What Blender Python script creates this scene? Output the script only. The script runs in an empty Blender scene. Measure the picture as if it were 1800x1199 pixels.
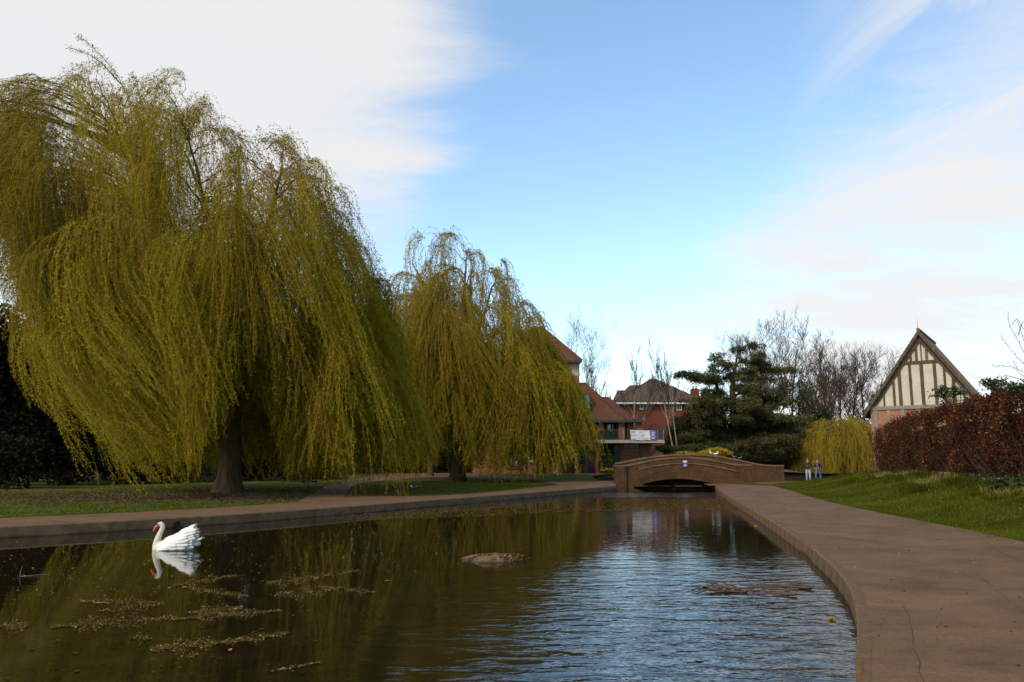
import bpy, bmesh, math, random
import numpy as np
from mathutils import Vector, Matrix

SC = bpy.context.scene
COL = SC.collection
random.seed(11)
RNG = np.random.default_rng(7)
R = math.radians

# ------------------------------------------------------------------ camera
F_PX, PITCH, CAM_H = 1400.0, math.atan(209.5 / 1400.0), 1.6
cam_data = bpy.data.cameras.new('camera')
cam_data.sensor_width = 36.0
cam_data.lens = 36.0 * F_PX / 1800.0
cam_data.clip_end = 6000
cam = bpy.data.objects.new('camera', cam_data)
COL.objects.link(cam)
cam.location = (0, 0, CAM_H)
cam.rotation_euler = (math.pi / 2 + PITCH, 0, 0)
SC.camera = cam

def ray(px, py):
    v = 599.5 - py
    return Vector((px - 900.0, F_PX * math.cos(PITCH) - v * math.sin(PITCH), F_PX * math.sin(PITCH) + v * math.cos(PITCH)))
def at(px, py, Y):                       # point seen at a pixel, at distance Y
    d = ray(px, py); k = Y / d.y
    return Vector((d.x * k, Y, CAM_H + d.z * k))
def P(px, py, z=0.0):                    # point seen at a pixel, on the level z
    d = ray(px, py); k = (z - CAM_H) / d.z
    return Vector((d.x * k, d.y * k, z))

# ------------------------------------------------------------------ sky, sun, exposure
TO_SUN = Vector((-0.58, -0.66, 0.76)).normalized()
SUN_EL = math.asin(TO_SUN.z); SUN_ROT = math.atan2(TO_SUN.x, TO_SUN.y)
world = bpy.data.worlds.new('World'); SC.world = world; world.use_nodes = True
nt = world.node_tree; nt.nodes.clear()
N = lambda t: nt.nodes.new(t)
L = nt.links.new
out = N('ShaderNodeOutputWorld'); bg = N('ShaderNodeBackground'); bg.inputs['Strength'].default_value = 0.15
L(bg.outputs[0], out.inputs[0])
sky = N('ShaderNodeTexSky'); sky.sky_type = 'NISHITA'; sky.sun_disc = False
sky.sun_elevation = SUN_EL; sky.sun_rotation = SUN_ROT
sky.air_density = 1.0; sky.dust_density = 1.2; sky.ozone_density = 1.0; sky.altitude = 50
tc = N('ShaderNodeTexCoord')
sep = N('ShaderNodeSeparateXYZ'); L(tc.outputs['Generated'], sep.inputs[0])
def wmath(op, a, b=None, clamp=False):
    n = N('ShaderNodeMath'); n.operation = op; n.use_clamp = clamp
    for i, s in enumerate((a, b)):
        if s is None: continue
        if isinstance(s, (int, float)): n.inputs[i].default_value = s
        else: L(s, n.inputs[i])
    return n.outputs[0]
zz = wmath('MAXIMUM', wmath('ADD', sep.outputs[2], 0.10), 0.05)
cx = wmath('DIVIDE', sep.outputs[0], zz); cy = wmath('DIVIDE', sep.outputs[1], zz)
comb = N('ShaderNodeCombineXYZ'); L(cx, comb.inputs[0]); L(cy, comb.inputs[1])
mp = N('ShaderNodeMapping'); mp.inputs['Rotation'].default_value = (0, 0, R(24)); mp.inputs['Scale'].default_value = (0.8, 1.3, 1); mp.inputs['Location'].default_value = (0.3, 0.1, 0)
L(comb.outputs[0], mp.inputs[0])
nz = N('ShaderNodeTexNoise'); nz.inputs['Scale'].default_value = 1.5; nz.inputs['Detail'].default_value = 11; nz.inputs['Roughness'].default_value = 0.60; nz.inputs['Distortion'].default_value = 0.35
L(mp.outputs[0], nz.inputs[0])
nz2 = N('ShaderNodeTexNoise'); nz2.inputs['Scale'].default_value = 0.5; nz2.inputs['Detail'].default_value = 3
L(comb.outputs[0], nz2.inputs[0])
nz3 = N('ShaderNodeTexNoise'); nz3.inputs['Scale'].default_value = 2.2; nz3.inputs['Detail'].default_value = 8; nz3.inputs['Roughness'].default_value = 0.62; nz3.inputs['Distortion'].default_value = 0.8
mp3 = N('ShaderNodeMapping'); mp3.inputs['Rotation'].default_value = (0, 0, R(-62)); mp3.inputs['Scale'].default_value = (0.55, 1.25, 1); L(comb.outputs[0], mp3.inputs[0]); L(mp3.outputs[0], nz3.inputs[0])
dens = wmath('ADD', wmath('MULTIPLY', wmath('SUBTRACT', nz3.outputs[0], 0.5), 1.5), wmath('ADD', wmath('MULTIPLY', wmath('SUBTRACT', nz.outputs[0], 0.5), 1.1), wmath('MULTIPLY', wmath('SUBTRACT', nz2.outputs[0], 0.52), 0.55)))
# cloud banks: (pixel towards which the bank lies, inner and outer angular size, amount)
for (px, py, a0, a1, amt) in ((-250, -250, 4, 42, .72), (300, 60, 0, 24, .44), (620, 170, 0, 13, .15), (1900, 100, 0, 15, .10),
                              (1900, 600, 0, 26, .62), (1480, 510, 0, 13, .34), (1150, 150, 4, 22, -.30), (980, 480, 2, 13, -.22)):
    d = ray(px, py).normalized()
    dt = N('ShaderNodeVectorMath'); dt.operation = 'DOT_PRODUCT'; L(tc.outputs['Generated'], dt.inputs[0]); dt.inputs[1].default_value = d
    mr = N('ShaderNodeMapRange'); mr.interpolation_type = 'SMOOTHSTEP'
    mr.inputs['From Min'].default_value = math.cos(R(a1)); mr.inputs['From Max'].default_value = math.cos(R(a0))
    mr.inputs['To Min'].default_value = 0; mr.inputs['To Max'].default_value = amt
    L(dt.outputs['Value'], mr.inputs['Value'])
    dens = wmath('ADD', dens, mr.outputs[0])
mr = N('ShaderNodeMapRange'); mr.interpolation_type = 'SMOOTHSTEP'
mr.inputs['From Min'].default_value = -0.14; mr.inputs['From Max'].default_value = 0.98
L(dens, mr.inputs['Value'])
# streaky high cloud, thickest towards the upper right
mp4 = N('ShaderNodeMapping'); mp4.inputs['Rotation'].default_value = (0, 0, R(9)); mp4.inputs['Scale'].default_value = (2.3, 0.6, 1); L(comb.outputs[0], mp4.inputs[0])
nz4 = N('ShaderNodeTexNoise'); nz4.inputs['Scale'].default_value = 1.5; nz4.inputs['Detail'].default_value = 10; nz4.inputs['Roughness'].default_value = 0.62; nz4.inputs['Distortion'].default_value = 0.7; L(mp4.outputs[0], nz4.inputs[0])
st = N('ShaderNodeMapRange'); st.interpolation_type = 'SMOOTHSTEP'; st.inputs['From Min'].default_value = 0.40; st.inputs['From Max'].default_value = 0.66; L(nz4.outputs[0], st.inputs['Value'])
dt = N('ShaderNodeVectorMath'); dt.operation = 'DOT_PRODUCT'; L(tc.outputs['Generated'], dt.inputs[0]); dt.inputs[1].default_value = ray(1900, 130).normalized()
sm = N('ShaderNodeMapRange'); sm.interpolation_type = 'SMOOTHSTEP'; sm.inputs['From Min'].default_value = math.cos(R(17)); sm.inputs['From Max'].default_value = math.cos(R(3)); L(dt.outputs['Value'], sm.inputs['Value'])
cover = wmath('MAXIMUM', mr.outputs[0], wmath('MULTIPLY', st.outputs[0], sm.outputs[0]))
cl = N('ShaderNodeMix'); cl.data_type = 'RGBA'
cl.inputs['A'].default_value = (3.02, 3.10, 3.18, 1); cl.inputs['B'].default_value = (3.25, 3.14, 3.0, 1)
cf = N('ShaderNodeMapRange'); cf.inputs['From Min'].default_value = 0.30; cf.inputs['From Max'].default_value = 0.62; L(wmath('ADD', wmath('MULTIPLY', nz3.outputs[0], 0.5), wmath('MULTIPLY', nz2.outputs[0], 0.5)), cf.inputs['Value']); L(cf.outputs[0], cl.inputs['Factor'])
mix = N('ShaderNodeMix'); mix.data_type = 'RGBA'
L(wmath('MULTIPLY', cover, 0.93), mix.inputs['Factor']); tn = N('ShaderNodeMix'); tn.data_type = 'RGBA'; tn.blend_type = 'MULTIPLY'; tn.inputs['Factor'].default_value = 1.0; tn.inputs['B'].default_value = (0.95, 1.03, 1.0, 1); L(sky.outputs[0], tn.inputs['A']); L(tn.outputs['Result'], mix.inputs['A']); L(cl.outputs['Result'], mix.inputs['B'])
L(mix.outputs['Result'], bg.inputs['Color'])

sun_data = bpy.data.lights.new('sun', 'SUN'); sun_data.energy = 1.5; sun_data.angle = R(14); sun_data.color = (1.0, 0.85, 0.64)
sun = bpy.data.objects.new('sun', sun_data); COL.objects.link(sun)
sun.rotation_euler = (-TO_SUN).to_track_quat('-Z', 'Y').to_euler()

vs = SC.view_settings
vs.view_transform = 'Standard'; vs.look = 'None'; vs.gamma = 1.0; vs.use_curve_mapping = False
vs.exposure = 0.90
SC.render.engine = 'CYCLES'
SC.cycles.use_denoising = True
SC.cycles.max_bounces = 6; SC.cycles.diffuse_bounces = 3; SC.cycles.glossy_bounces = 3; SC.cycles.transmission_bounces = 3

# ------------------------------------------------------------------ helpers: meshes
def tag(o, label=None, cat=None, group=None, kind=None):
    if label: o['label'] = label
    if cat: o['category'] = cat
    if group: o['group'] = group
    if kind: o['kind'] = kind
    return o
def empty(name, loc, rz=0.0, label=None, cat=None, group=None):
    o = bpy.data.objects.new(name, None); COL.objects.link(o)
    o.location = loc; o.rotation_euler = (0, 0, rz); o.empty_display_size = 0.1
    return tag(o, label, cat, group)
def link(name, me, parent=None):
    o = bpy.data.objects.new(name, me); COL.objects.link(o)
    if parent: o.parent = parent
    return o
def np_mesh(name, V, F, mats, parent=None, tint=None, smooth=False, mat_index=None):
    V = np.ascontiguousarray(V, dtype=np.float32); F = np.ascontiguousarray(F, dtype=np.int32)
    me = bpy.data.meshes.new(name)
    me.vertices.add(len(V)); me.vertices.foreach_set('co', V.ravel())
    m, k = F.shape
    me.loops.add(m * k); me.loops.foreach_set('vertex_index', F.ravel())
    me.polygons.add(m); me.polygons.foreach_set('loop_start', np.arange(0, m * k, k, dtype=np.int32))
    if mat_index is not None: me.polygons.foreach_set('material_index', np.ascontiguousarray(mat_index, dtype=np.int32))
    if tint is not None:
        a = me.attributes.new('tint', 'FLOAT', 'POINT'); a.data.foreach_set('value', np.ascontiguousarray(tint, dtype=np.float32))
    me.update(calc_edges=True)
    if smooth: me.polygons.foreach_set('use_smooth', np.ones(m, dtype=bool))
    for mm in (mats if isinstance(mats, (list, tuple)) else [mats]): me.materials.append(mm)
    return link(name, me, parent)

class MB:
    """collects shapes, then builds one mesh object"""
    def __init__(self): self.v = []; self.f = []; self.mi = []; self.cur = 0
    def mat(self, i): self.cur = i; return self
    def add(self, vs, fs):
        b = len(self.v); self.v += [tuple(p) for p in vs]; self.f += [tuple(i + b for i in f) for f in fs]; self.mi += [self.cur] * len(fs); return self
    def box(self, x0, x1, y0, y1, z0, z1):
        return self.add([(x0,y0,z0),(x1,y0,z0),(x1,y1,z0),(x0,y1,z0),(x0,y0,z1),(x1,y0,z1),(x1,y1,z1),(x0,y1,z1)],
                        [(0,3,2,1),(4,5,6,7),(0,1,5,4),(1,2,6,5),(2,3,7,6),(3,0,4,7)])
    def bar(self, a, b, w, h=None, up=(0,0,1)):
        a = Vector(a); b = Vector(b); h = h or w; d = (b - a).normalized(); u = Vector(up)
        if abs(d.dot(u)) > .98: u = Vector((0,1,0))
        s = d.cross(u).normalized() * w / 2; t = s.cross(d).normalized() * h / 2
        vs = [p + i * s + j * t for p in (a, b) for (i, j) in ((-1,-1),(1,-1),(1,1),(-1,1))]
        return self.add(vs, [(0,1,2,3),(7,6,5,4),(0,4,5,1),(1,5,6,2),(2,6,7,3),(3,7,4,0)])
    def tube(self, pts, rad, n=6, cap=True):
        pts = [Vector(p) for p in pts]
        if not hasattr(rad, '__len__'): rad = [rad] * len(pts)
        vs = []; fs = []; prev = None
        for i, p in enumerate(pts):
            d = (pts[min(i+1, len(pts)-1)] - pts[max(i-1, 0)]).normalized()
            if prev is None: prev = d.orthogonal().normalized()
            prev = (prev - d * prev.dot(d)).normalized(); t = d.cross(prev)
            vs += [p + rad[i] * (math.cos(2*math.pi*k/n) * prev + math.sin(2*math.pi*k/n) * t) for k in range(n)]
        for i in range(len(pts) - 1):
            for k in range(n): fs.append((i*n+k, i*n+(k+1)%n, (i+1)*n+(k+1)%n, (i+1)*n+k))
        if cap: fs += [tuple(range(n))[::-1], tuple((len(pts)-1)*n + k for k in range(n))]
        return self.add(vs, fs)
    def prism(self, poly, y0, y1):                # polygon in x,z pushed along y
        n = len(poly)
        vs = [(x, y0, z) for x, z in poly] + [(x, y1, z) for x, z in poly]
        fs = [tuple(range(n))[::-1], tuple(range(n, 2*n))] + [(i, (i+1)%n, n+(i+1)%n, n+i) for i in range(n)]
        return self.add(vs, fs)
    def strip_wall(self, us, z0, z1, y0, y1):     # wall whose lower and upper edge vary along x
        n = len(us)
        vs = []
        for i in range(n): vs += [(us[i],y0,z0[i]),(us[i],y0,z1[i]),(us[i],y1,z0[i]),(us[i],y1,z1[i])]
        fs = []
        for i in range(n-1):
            a = 4*i; b = 4*(i+1)
            fs += [(a,b,b+1,a+1),(a+3,b+3,b+2,a+2),(a+1,b+1,b+3,a+3),(a+2,b+2,b,a)]
        fs += [(0,1,3,2),(4*n-4,4*n-2,4*n-1,4*n-3)]
        return self.add(vs, fs)
    def ellipsoid(self, c, r, nu=10, nv=7):
        vs = [(c[0], c[1], c[2]-r[2])]
        for j in range(1, nv):
            t = -math.pi/2 + math.pi*j/nv
            for i in range(nu):
                a = 2*math.pi*i/nu; vs.append((c[0]+r[0]*math.cos(t)*math.cos(a), c[1]+r[1]*math.cos(t)*math.sin(a), c[2]+r[2]*math.sin(t)))
        vs.append((c[0], c[1], c[2]+r[2])); fs = []
        for i in range(nu):
            fs.append((0, 1+(i+1)%nu, 1+i)); fs.append((len(vs)-1, 1+(nv-2)*nu+i, 1+(nv-2)*nu+(i+1)%nu))
            for j in range(nv-2): a = 1+j*nu; fs.append((a+i, a+(i+1)%nu, a+nu+(i+1)%nu, a+nu+i))
        return self.add(vs, fs)
    def build(self, name, mats, parent=None, smooth=False, bevel=0, origin=None):
        me = bpy.data.meshes.new(name)
        vs = self.v if origin is None else [(x-origin[0], y-origin[1], z-origin[2]) for x, y, z in self.v]
        me.from_pydata(vs, [], self.f)
        for m in (mats if isinstance(mats, (list, tuple)) else [mats]): me.materials.append(m)
        me.polygons.foreach_set('material_index', self.mi)
        if smooth: me.polygons.foreach_set('use_smooth', [True]*len(self.f))
        me.update()
        if bevel:
            bm = bmesh.new(); bm.from_mesh(me)
            bmesh.ops.bevel(bm, geom=[e for e in bm.edges if e.is_manifold and e.calc_face_angle(0) > .5], offset=bevel, segments=2, affect='EDGES', clamp_overlap=True)
            bm.to_mesh(me); bm.free()
        o = link(name, me, parent)
        if origin is not None: o.location = origin
        return o

def np_tubes(chains, sides):                      # chains: list of (points array, radii array)
    Vs = []; Fs = []; b = 0
    ang = np.arange(sides) * 2 * np.pi / sides; ca, sa = np.cos(ang), np.sin(ang)
    for pts, rad in chains:
        pts = np.asarray(pts, float); rad = np.asarray(rad, float); n = len(pts)
        d = np.gradient(pts, axis=0); d /= np.linalg.norm(d, axis=1, keepdims=True) + 1e-9
        ref = np.array([0.31, 0.95, 0.05]) if abs(d[0, 1]) < .8 else np.array([1., 0.1, 0.])
        s = np.cross(d, ref); s /= np.linalg.norm(s, axis=1, keepdims=True) + 1e-9
        t = np.cross(d, s)
        ring = pts[:, None, :] + rad[:, None, None] * (ca[None, :, None] * s[:, None, :] + sa[None, :, None] * t[:, None, :])
        Vs.append(ring.reshape(-1, 3))
        i = np.arange(n - 1)[:, None] * sides; k = np.arange(sides)[None, :]; k2 = (k + 1) % sides
        Fs.append((np.stack([i + k, i + k2, i + sides + k2, i + sides + k], -1) + b).reshape(-1, 4))
        b += n * sides
    return np.concatenate(Vs), np.concatenate(Fs)
def unit(a): return a / (np.linalg.norm(a, axis=-1, keepdims=True) + 1e-9)
def leaf_mesh(pos, d, ln, wd, quad=False, rng=RNG):
    n = len(pos); d = unit(d)
    s = unit(np.cross(d, rng.normal(size=(n, 3)))) * (np.broadcast_to(wd, (n,))[:, None] / 2)
    l = d * np.broadcast_to(ln, (n,))[:, None]
    if quad:
        V = np.stack([pos, pos + l * .45 + s, pos + l, pos + l * .45 - s], 1).reshape(-1, 3)
        return V, np.arange(4 * n).reshape(-1, 4)
    V = np.stack([pos - s, pos + s, pos + l], 1).reshape(-1, 3)
    return V, np.arange(3 * n).reshape(-1, 3)
def bez(p0, p1, p2, p3, n):
    t = np.linspace(0, 1, n)[:, None]
    return (1-t)**3*p0 + 3*(1-t)**2*t*p1 + 3*(1-t)*t*t*p2 + t**3*p3
def sstep(a, b, x):
    t = np.clip((x - a) / (b - a), 0, 1); return t * t * (3 - 2 * t)
def text_marks(mb, x0, x1, z, h, y, seed):        # illegible print, seen from far away: short ink strokes
    r = random.Random(seed); x = x0
    while x < x1:
        w = h * r.uniform(.25, .5)
        if r.random() < .85: mb.box(x, min(x + w, x1), y - .004, y, z - h/2 * r.uniform(.6, 1), z + h/2 * r.uniform(.6, 1))
        x += w + h * r.uniform(.12, .3)

# ------------------------------------------------------------------ helpers: materials
class NT:
    def __init__(self, name):
        self.m = bpy.data.materials.new(name); self.m.use_nodes = True; self.t = self.m.node_tree; self.t.nodes.clear()
        self.o = self.n('ShaderNodeOutputMaterial')
    def n(self, t, **kw):
        x = self.t.nodes.new(t)
        for k, v in kw.items(): setattr(x, k, v)
        return x
    def l(self, a, b): self.t.links.new(a, b)
    def put(self, sock, v):
        if hasattr(v, 'node'): self.l(v, sock)
        elif isinstance(v, (tuple, list)) and len(v) == 3 and sock.type == 'RGBA': sock.default_value = (*v, 1)
        else: sock.default_value = v
    def noise(self, vec, scale, detail=4, rough=.55, dist=0):
        x = self.n('ShaderNodeTexNoise'); self.put(x.inputs['Scale'], scale); x.inputs['Detail'].default_value = detail
        x.inputs['Roughness'].default_value = rough; x.inputs['Distortion'].default_value = dist
        if vec is not None: self.l(vec, x.inputs['Vector'])
        return x.outputs['Fac']
    def ramp(self, fac, stops):
        x = self.n('ShaderNodeValToRGB'); e = x.color_ramp.elements
        while len(e) < len(stops): e.new(.5)
        for el, (p, c) in zip(e, stops): el.position = p; el.color = (*c, 1) if len(c) == 3 else c
        self.l(fac, x.inputs[0]); return x.outputs[0]
    def mix(self, fac, a, b, mode='MIX'):
        x = self.n('ShaderNodeMix', data_type='RGBA', blend_type=mode)
        self.put(x.inputs['Factor'], fac); self.put(x.inputs['A'], a); self.put(x.inputs['B'], b); return x.outputs['Result']
    def math(self, op, a, b=0.0, clamp=False):
        x = self.n('ShaderNodeMath', operation=op, use_clamp=clamp); self.put(x.inputs[0], a); self.put(x.inputs[1], b); return x.outputs[0]
    def coord(self, which='Object'): return self.n('ShaderNodeTexCoord').outputs[which]
    def mapping(self, vec, scale=(1,1,1), rot=(0,0,0)):
        x = self.n('ShaderNodeMapping'); x.inputs['Scale'].default_value = scale; x.inputs['Rotation'].default_value = rot; self.l(vec, x.inputs[0]); return x.outputs[0]
    def bump(self, h, strength=.3, dist=.02, normal=None):
        x = self.n('ShaderNodeBump'); self.put(x.inputs['Strength'], strength); x.inputs['Distance'].default_value = dist; self.l(h, x.inputs['Height'])
        if normal is not None: self.l(normal, x.inputs['Normal'])
        return x.outputs[0]
    def attr(self, name='tint'):
        x = self.n('ShaderNodeAttribute'); x.attribute_name = name; return x.outputs['Fac']
    def principled(self, col, rough=.8, spec=.3, normal=None, **kw):
        x = self.n('ShaderNodeBsdfPrincipled'); self.put(x.inputs['Base Color'], col); self.put(x.inputs['Roughness'], rough); self.put(x.inputs['Specular IOR Level'], spec)
        if normal is not None: self.l(normal, x.inputs['Normal'])
        for k, v in kw.items(): self.put(x.inputs[k.replace('_', ' ')], v)
        return x.outputs[0]
    def done(self, sh): self.l(sh, self.o.inputs[0]); return self.m
def wall_uv(t):                                   # one set of coordinates for walls facing along x or along y
    s = t.n('ShaderNodeSeparateXYZ'); t.l(t.coord(), s.inputs[0])
    c = t.n('ShaderNodeCombineXYZ'); t.l(t.math('ADD', s.outputs[0], s.outputs[1]), c.inputs[0]); t.l(s.outputs[2], c.inputs[1])
    return c.outputs[0]
def m_plain(name, col, rough=.75, var=.25, scale=6, spec=.3, bump=.15):
    t = NT(name); c = t.coord(); f = t.noise(c, scale, 6, .6)
    lo = tuple(x * (1 - var) for x in col); hi = tuple(min(1, x * (1 + var)) for x in col)
    return t.done(t.principled(t.ramp(f, [(.3, lo), (.7, hi)]), rough, spec, t.bump(f, bump, .01)))
def m_brick(name, c1, c2, mortar, moss=(.05,.045,.02), moss_amt=.3, bw=.225, bh=.075):
    t = NT(name); uv = wall_uv(t)
    b = t.n('ShaderNodeTexBrick'); t.l(uv, b.inputs['Vector'])
    b.inputs['Color1'].default_value = (*c1, 1); b.inputs['Color2'].default_value = (*c2, 1); b.inputs['Mortar'].default_value = (*mortar, 1)
    b.inputs['Scale'].default_value = 1; b.inputs['Brick Width'].default_value = bw; b.inputs['Row Height'].default_value = bh
    b.inputs['Mortar Size'].default_value = .009; b.inputs['Mortar Smooth'].default_value = .2; b.inputs['Bias'].default_value = -.1
    n1 = t.noise(uv, .9, 7, .7); n2 = t.noise(uv, 6, 4, .7)
    col = t.mix(t.math('MULTIPLY', t.ramp(n1, [(.42, (0,0,0)), (.72, (1,1,1))]), moss_amt), b.outputs['Color'], moss)
    col = t.mix(.5, col, t.ramp(n2, [(.25, (.4,.4,.4)), (.75, (1.5,1.4,1.3))]), 'MULTIPLY')
    return t.done(t.principled(col, .9, .1, t.bump(b.outputs['Fac'], -.5, .008)))
def m_tiles(name, c1, c2, row=.28, w=.22, moss=.2):
    t = NT(name); s = t.n('ShaderNodeSeparateXYZ'); t.l(t.coord(), s.inputs[0])
    c = t.n('ShaderNodeCombineXYZ'); t.l(t.math('ADD', s.outputs[0], t.math('MULTIPLY', s.outputs[1], .35)), c.inputs[0]); t.l(t.math('MULTIPLY', s.outputs[2], 1.5), c.inputs[1])
    b = t.n('ShaderNodeTexBrick'); t.l(c.outputs[0], b.inputs['Vector'])
    b.inputs['Color1'].default_value = (*c1, 1); b.inputs['Color2'].default_value = (*c2, 1); b.inputs['Mortar'].default_value = (*[x*.45 for x in c1], 1)
    b.inputs['Scale'].default_value = 1; b.inputs['Brick Width'].default_value = w; b.inputs['Row Height'].default_value = row; b.inputs['Mortar Size'].default_value = .016; b.inputs['Mortar Smooth'].default_value = .4
    n1 = t.noise(t.coord(), .9, 6, .65)
    col = t.mix(t.math('MULTIPLY', t.ramp(n1, [(.45, (0,0,0)), (.7, (1,1,1))]), moss), b.outputs['Color'], (.05,.055,.025))
    return t.done(t.principled(col, .85, .25, t.bump(b.outputs['Fac'], -.6, .02)))
def m_leaf(name, stops, trans=.35, rough=.6, spec=.2):
    t = NT(name); col = t.ramp(t.attr(), stops)
    a = t.principled(col, rough, spec)
    tr = t.n('ShaderNodeBsdfTranslucent'); t.l(col, tr.inputs[0])
    mx = t.n('ShaderNodeMixShader'); mx.inputs[0].default_value = trans; t.l(a, mx.inputs[1]); t.l(tr.outputs[0], mx.inputs[2])
    return t.done(mx.outputs[0])
def m_bark(name, lo, hi, scale=5):
    t = NT(name); c = t.mapping(t.coord(), (scale, scale, scale*.16)); f = t.noise(c, 1.6, 8, .65, .6)
    return t.done(t.principled(t.ramp(f, [(.32, lo), (.68, hi)]), .92, .15, t.bump(f, .9, .05)))
def m_metal(name, col, rough=.45): return m_plain(name, col, rough, .15, 10, .5, .05)
def m_glass(name):
    t = NT(name); f = t.noise(t.coord(), .8, 2)
    return t.done(t.principled(t.ramp(f, [(.3, (.012,.016,.02)), (.7, (.05,.06,.07))]), .06, .6))

MAT = {}
MAT['willow_leaf'] = m_leaf('willow_leaf', [(0, (.11,.08,.003)), (.35, (.25,.172,.004)), (.7, (.18,.182,.005)), (1, (.41,.295,.010))], .45, .7, .05)
MAT['willow_twig'] = m_plain('willow_twig', (.20,.135,.025), .9, .2, 6, .05)
MAT['willow_bark'] = m_bark('willow_bark', (.035,.021,.012), (.125,.078,.048), 4)
MAT['golden_leaf'] = m_leaf('golden_leaf', [(0, (.13,.10,.003)), (.5, (.24,.185,.005)), (1, (.34,.26,.01))], .42, .7, .06)
MAT['cedar_leaf'] = m_leaf('cedar_leaf', [(0, (.020,.021,.008)), (.6, (.062,.058,.021)), (1, (.13,.115,.045))], .15, .8, .05)
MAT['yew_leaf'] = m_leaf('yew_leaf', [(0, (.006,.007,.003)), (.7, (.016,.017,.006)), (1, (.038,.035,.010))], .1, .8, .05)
MAT['shrub_leaf'] = m_leaf('shrub_leaf', [(0, (.02,.03,.008)), (.6, (.05,.065,.012)), (1, (.09,.10,.02))], .25)
MAT['brown_shrub'] = m_leaf('brown_shrub', [(0, (.03,.018,.01)), (.6, (.09,.045,.028)), (1, (.15,.085,.04))], .15)
MAT['yellow_flower'] = m_leaf('yellow_flower', [(0, (.10,.09,.01)), (.5, (.33,.23,.015)), (1, (.5,.36,.02))], .3)
MAT['ivy_leaf'] = m_leaf('ivy_leaf', [(0, (.014,.028,.008)), (.6, (.035,.062,.012)), (1, (.07,.10,.02))], .2, .45, .4)
MAT['beech_leaf'] = m_leaf('beech_leaf', [(0, (.022,.008,.004)), (.5, (.060,.020,.009)), (.82, (.125,.044,.018)), (1, (.34,.16,.07))], .25, .6, .10)
MAT['twig'] = m_plain('twig', (.055,.034,.022), .9, .25, 6, .05)
MAT['bare_bark'] = m_bark('bare_bark', (.035,.024,.016), (.10,.075,.055), 4)
MAT['birch_bark'] = m_bark('birch_bark', (.10,.075,.06), (.36,.30,.25), 6)
MAT['grass_blade'] = m_leaf('grass_blade', [(0, (.028,.037,.003)), (.55, (.076,.088,.005)), (.9, (.125,.125,.010)), (1, (.27,.20,.075))], .3, .7, .05)
MAT['bridge_brick'] = m_brick('bridge_brick', (.105,.044,.018), (.055,.026,.012), (.08,.056,.034), (.024,.018,.008), .95)
MAT['coping_brick'] = m_brick('coping_brick', (.19,.118,.072), (.125,.078,.048), (.07,.05,.035), (.07,.055,.032), .5, .11, .3)
MAT['red_brick'] = m_brick('red_brick', (.235,.076,.038), (.175,.058,.030), (.19,.125,.085), (.09,.05,.035), .3)
MAT['house_brick'] = m_brick('house_brick', (.155,.038,.020), (.11,.030,.018), (.12,.062,.042), (.07,.03,.02), .3)
MAT['old_brick'] = m_brick('old_brick', (.34,.115,.055), (.24,.08,.045), (.30,.22,.16), (.12,.06,.04), .25)
MAT['red_tile'] = m_tiles('red_tile', (.105,.034,.018), (.068,.025,.014), moss=.3)
MAT['brown_tile'] = m_tiles('brown_tile', (.085,.052,.036), (.06,.038,.027), moss=.2)
MAT['mossy_tile'] = m_tiles('mossy_tile', (.19,.12,.07), (.12,.078,.046), moss=.35)
MAT['render'] = m_plain('cream_render', (.34,.27,.195), .9, .14, 1.2)
MAT['plaster'] = m_plain('plaster', (.43,.385,.305), .9, .16, 1.6)
MAT['oak'] = m_bark('weathered_oak', (.045,.029,.018), (.125,.086,.056), 7)
MAT['pale_oak'] = m_bark('pale_oak', (.13,.105,.08), (.27,.225,.18), 7)
MAT['concrete'] = m_plain('concrete', (.27,.235,.19), .9, .25, 4)
MAT['dark_trim'] = m_plain('dark_trim', (.03,.03,.032), .5)
MAT['white_trim'] = m_plain('white_trim', (.55,.52,.48), .6, .1)
MAT['teal_paint'] = m_plain('teal_paint', (.03,.085,.095), .5, .15)
MAT['black_door'] = m_plain('black_door', (.012,.012,.014), .5)
MAT['black_metal'] = m_metal('black_metal', (.015,.017,.016))
MAT['grey_metal'] = m_metal('grey_metal', (.16,.15,.14))
MAT['glass'] = m_glass('window_glass')
MAT['white_sheet'] = m_plain('white_sheet', (.56,.54,.52), .6, .06)
MAT['purple_sheet'] = m_plain('purple_sheet', (.16,.11,.42), .6, .1)
MAT['lilac_sheet'] = m_plain('lilac_sheet', (.42,.2,.55), .6, .1)
MAT['green_sheet'] = m_plain('green_sheet', (.16,.30,.18), .6, .2)
MAT['ink'] = m_plain('ink', (.06,.06,.09), .7, .1)
MAT['pale_ink'] = m_plain('pale_ink', (.33,.36,.48), .7, .1)
MAT['bench_wood'] = m_plain('bench_wood', (.13,.12,.085), .8, .3)
MAT['stone'] = m_plain('rock_stone', (.07,.05,.034), .95, .5, 3, .1, .6)
MAT['blue_box'] = m_plain('blue_box', (.02,.028,.06), .6)

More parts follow.
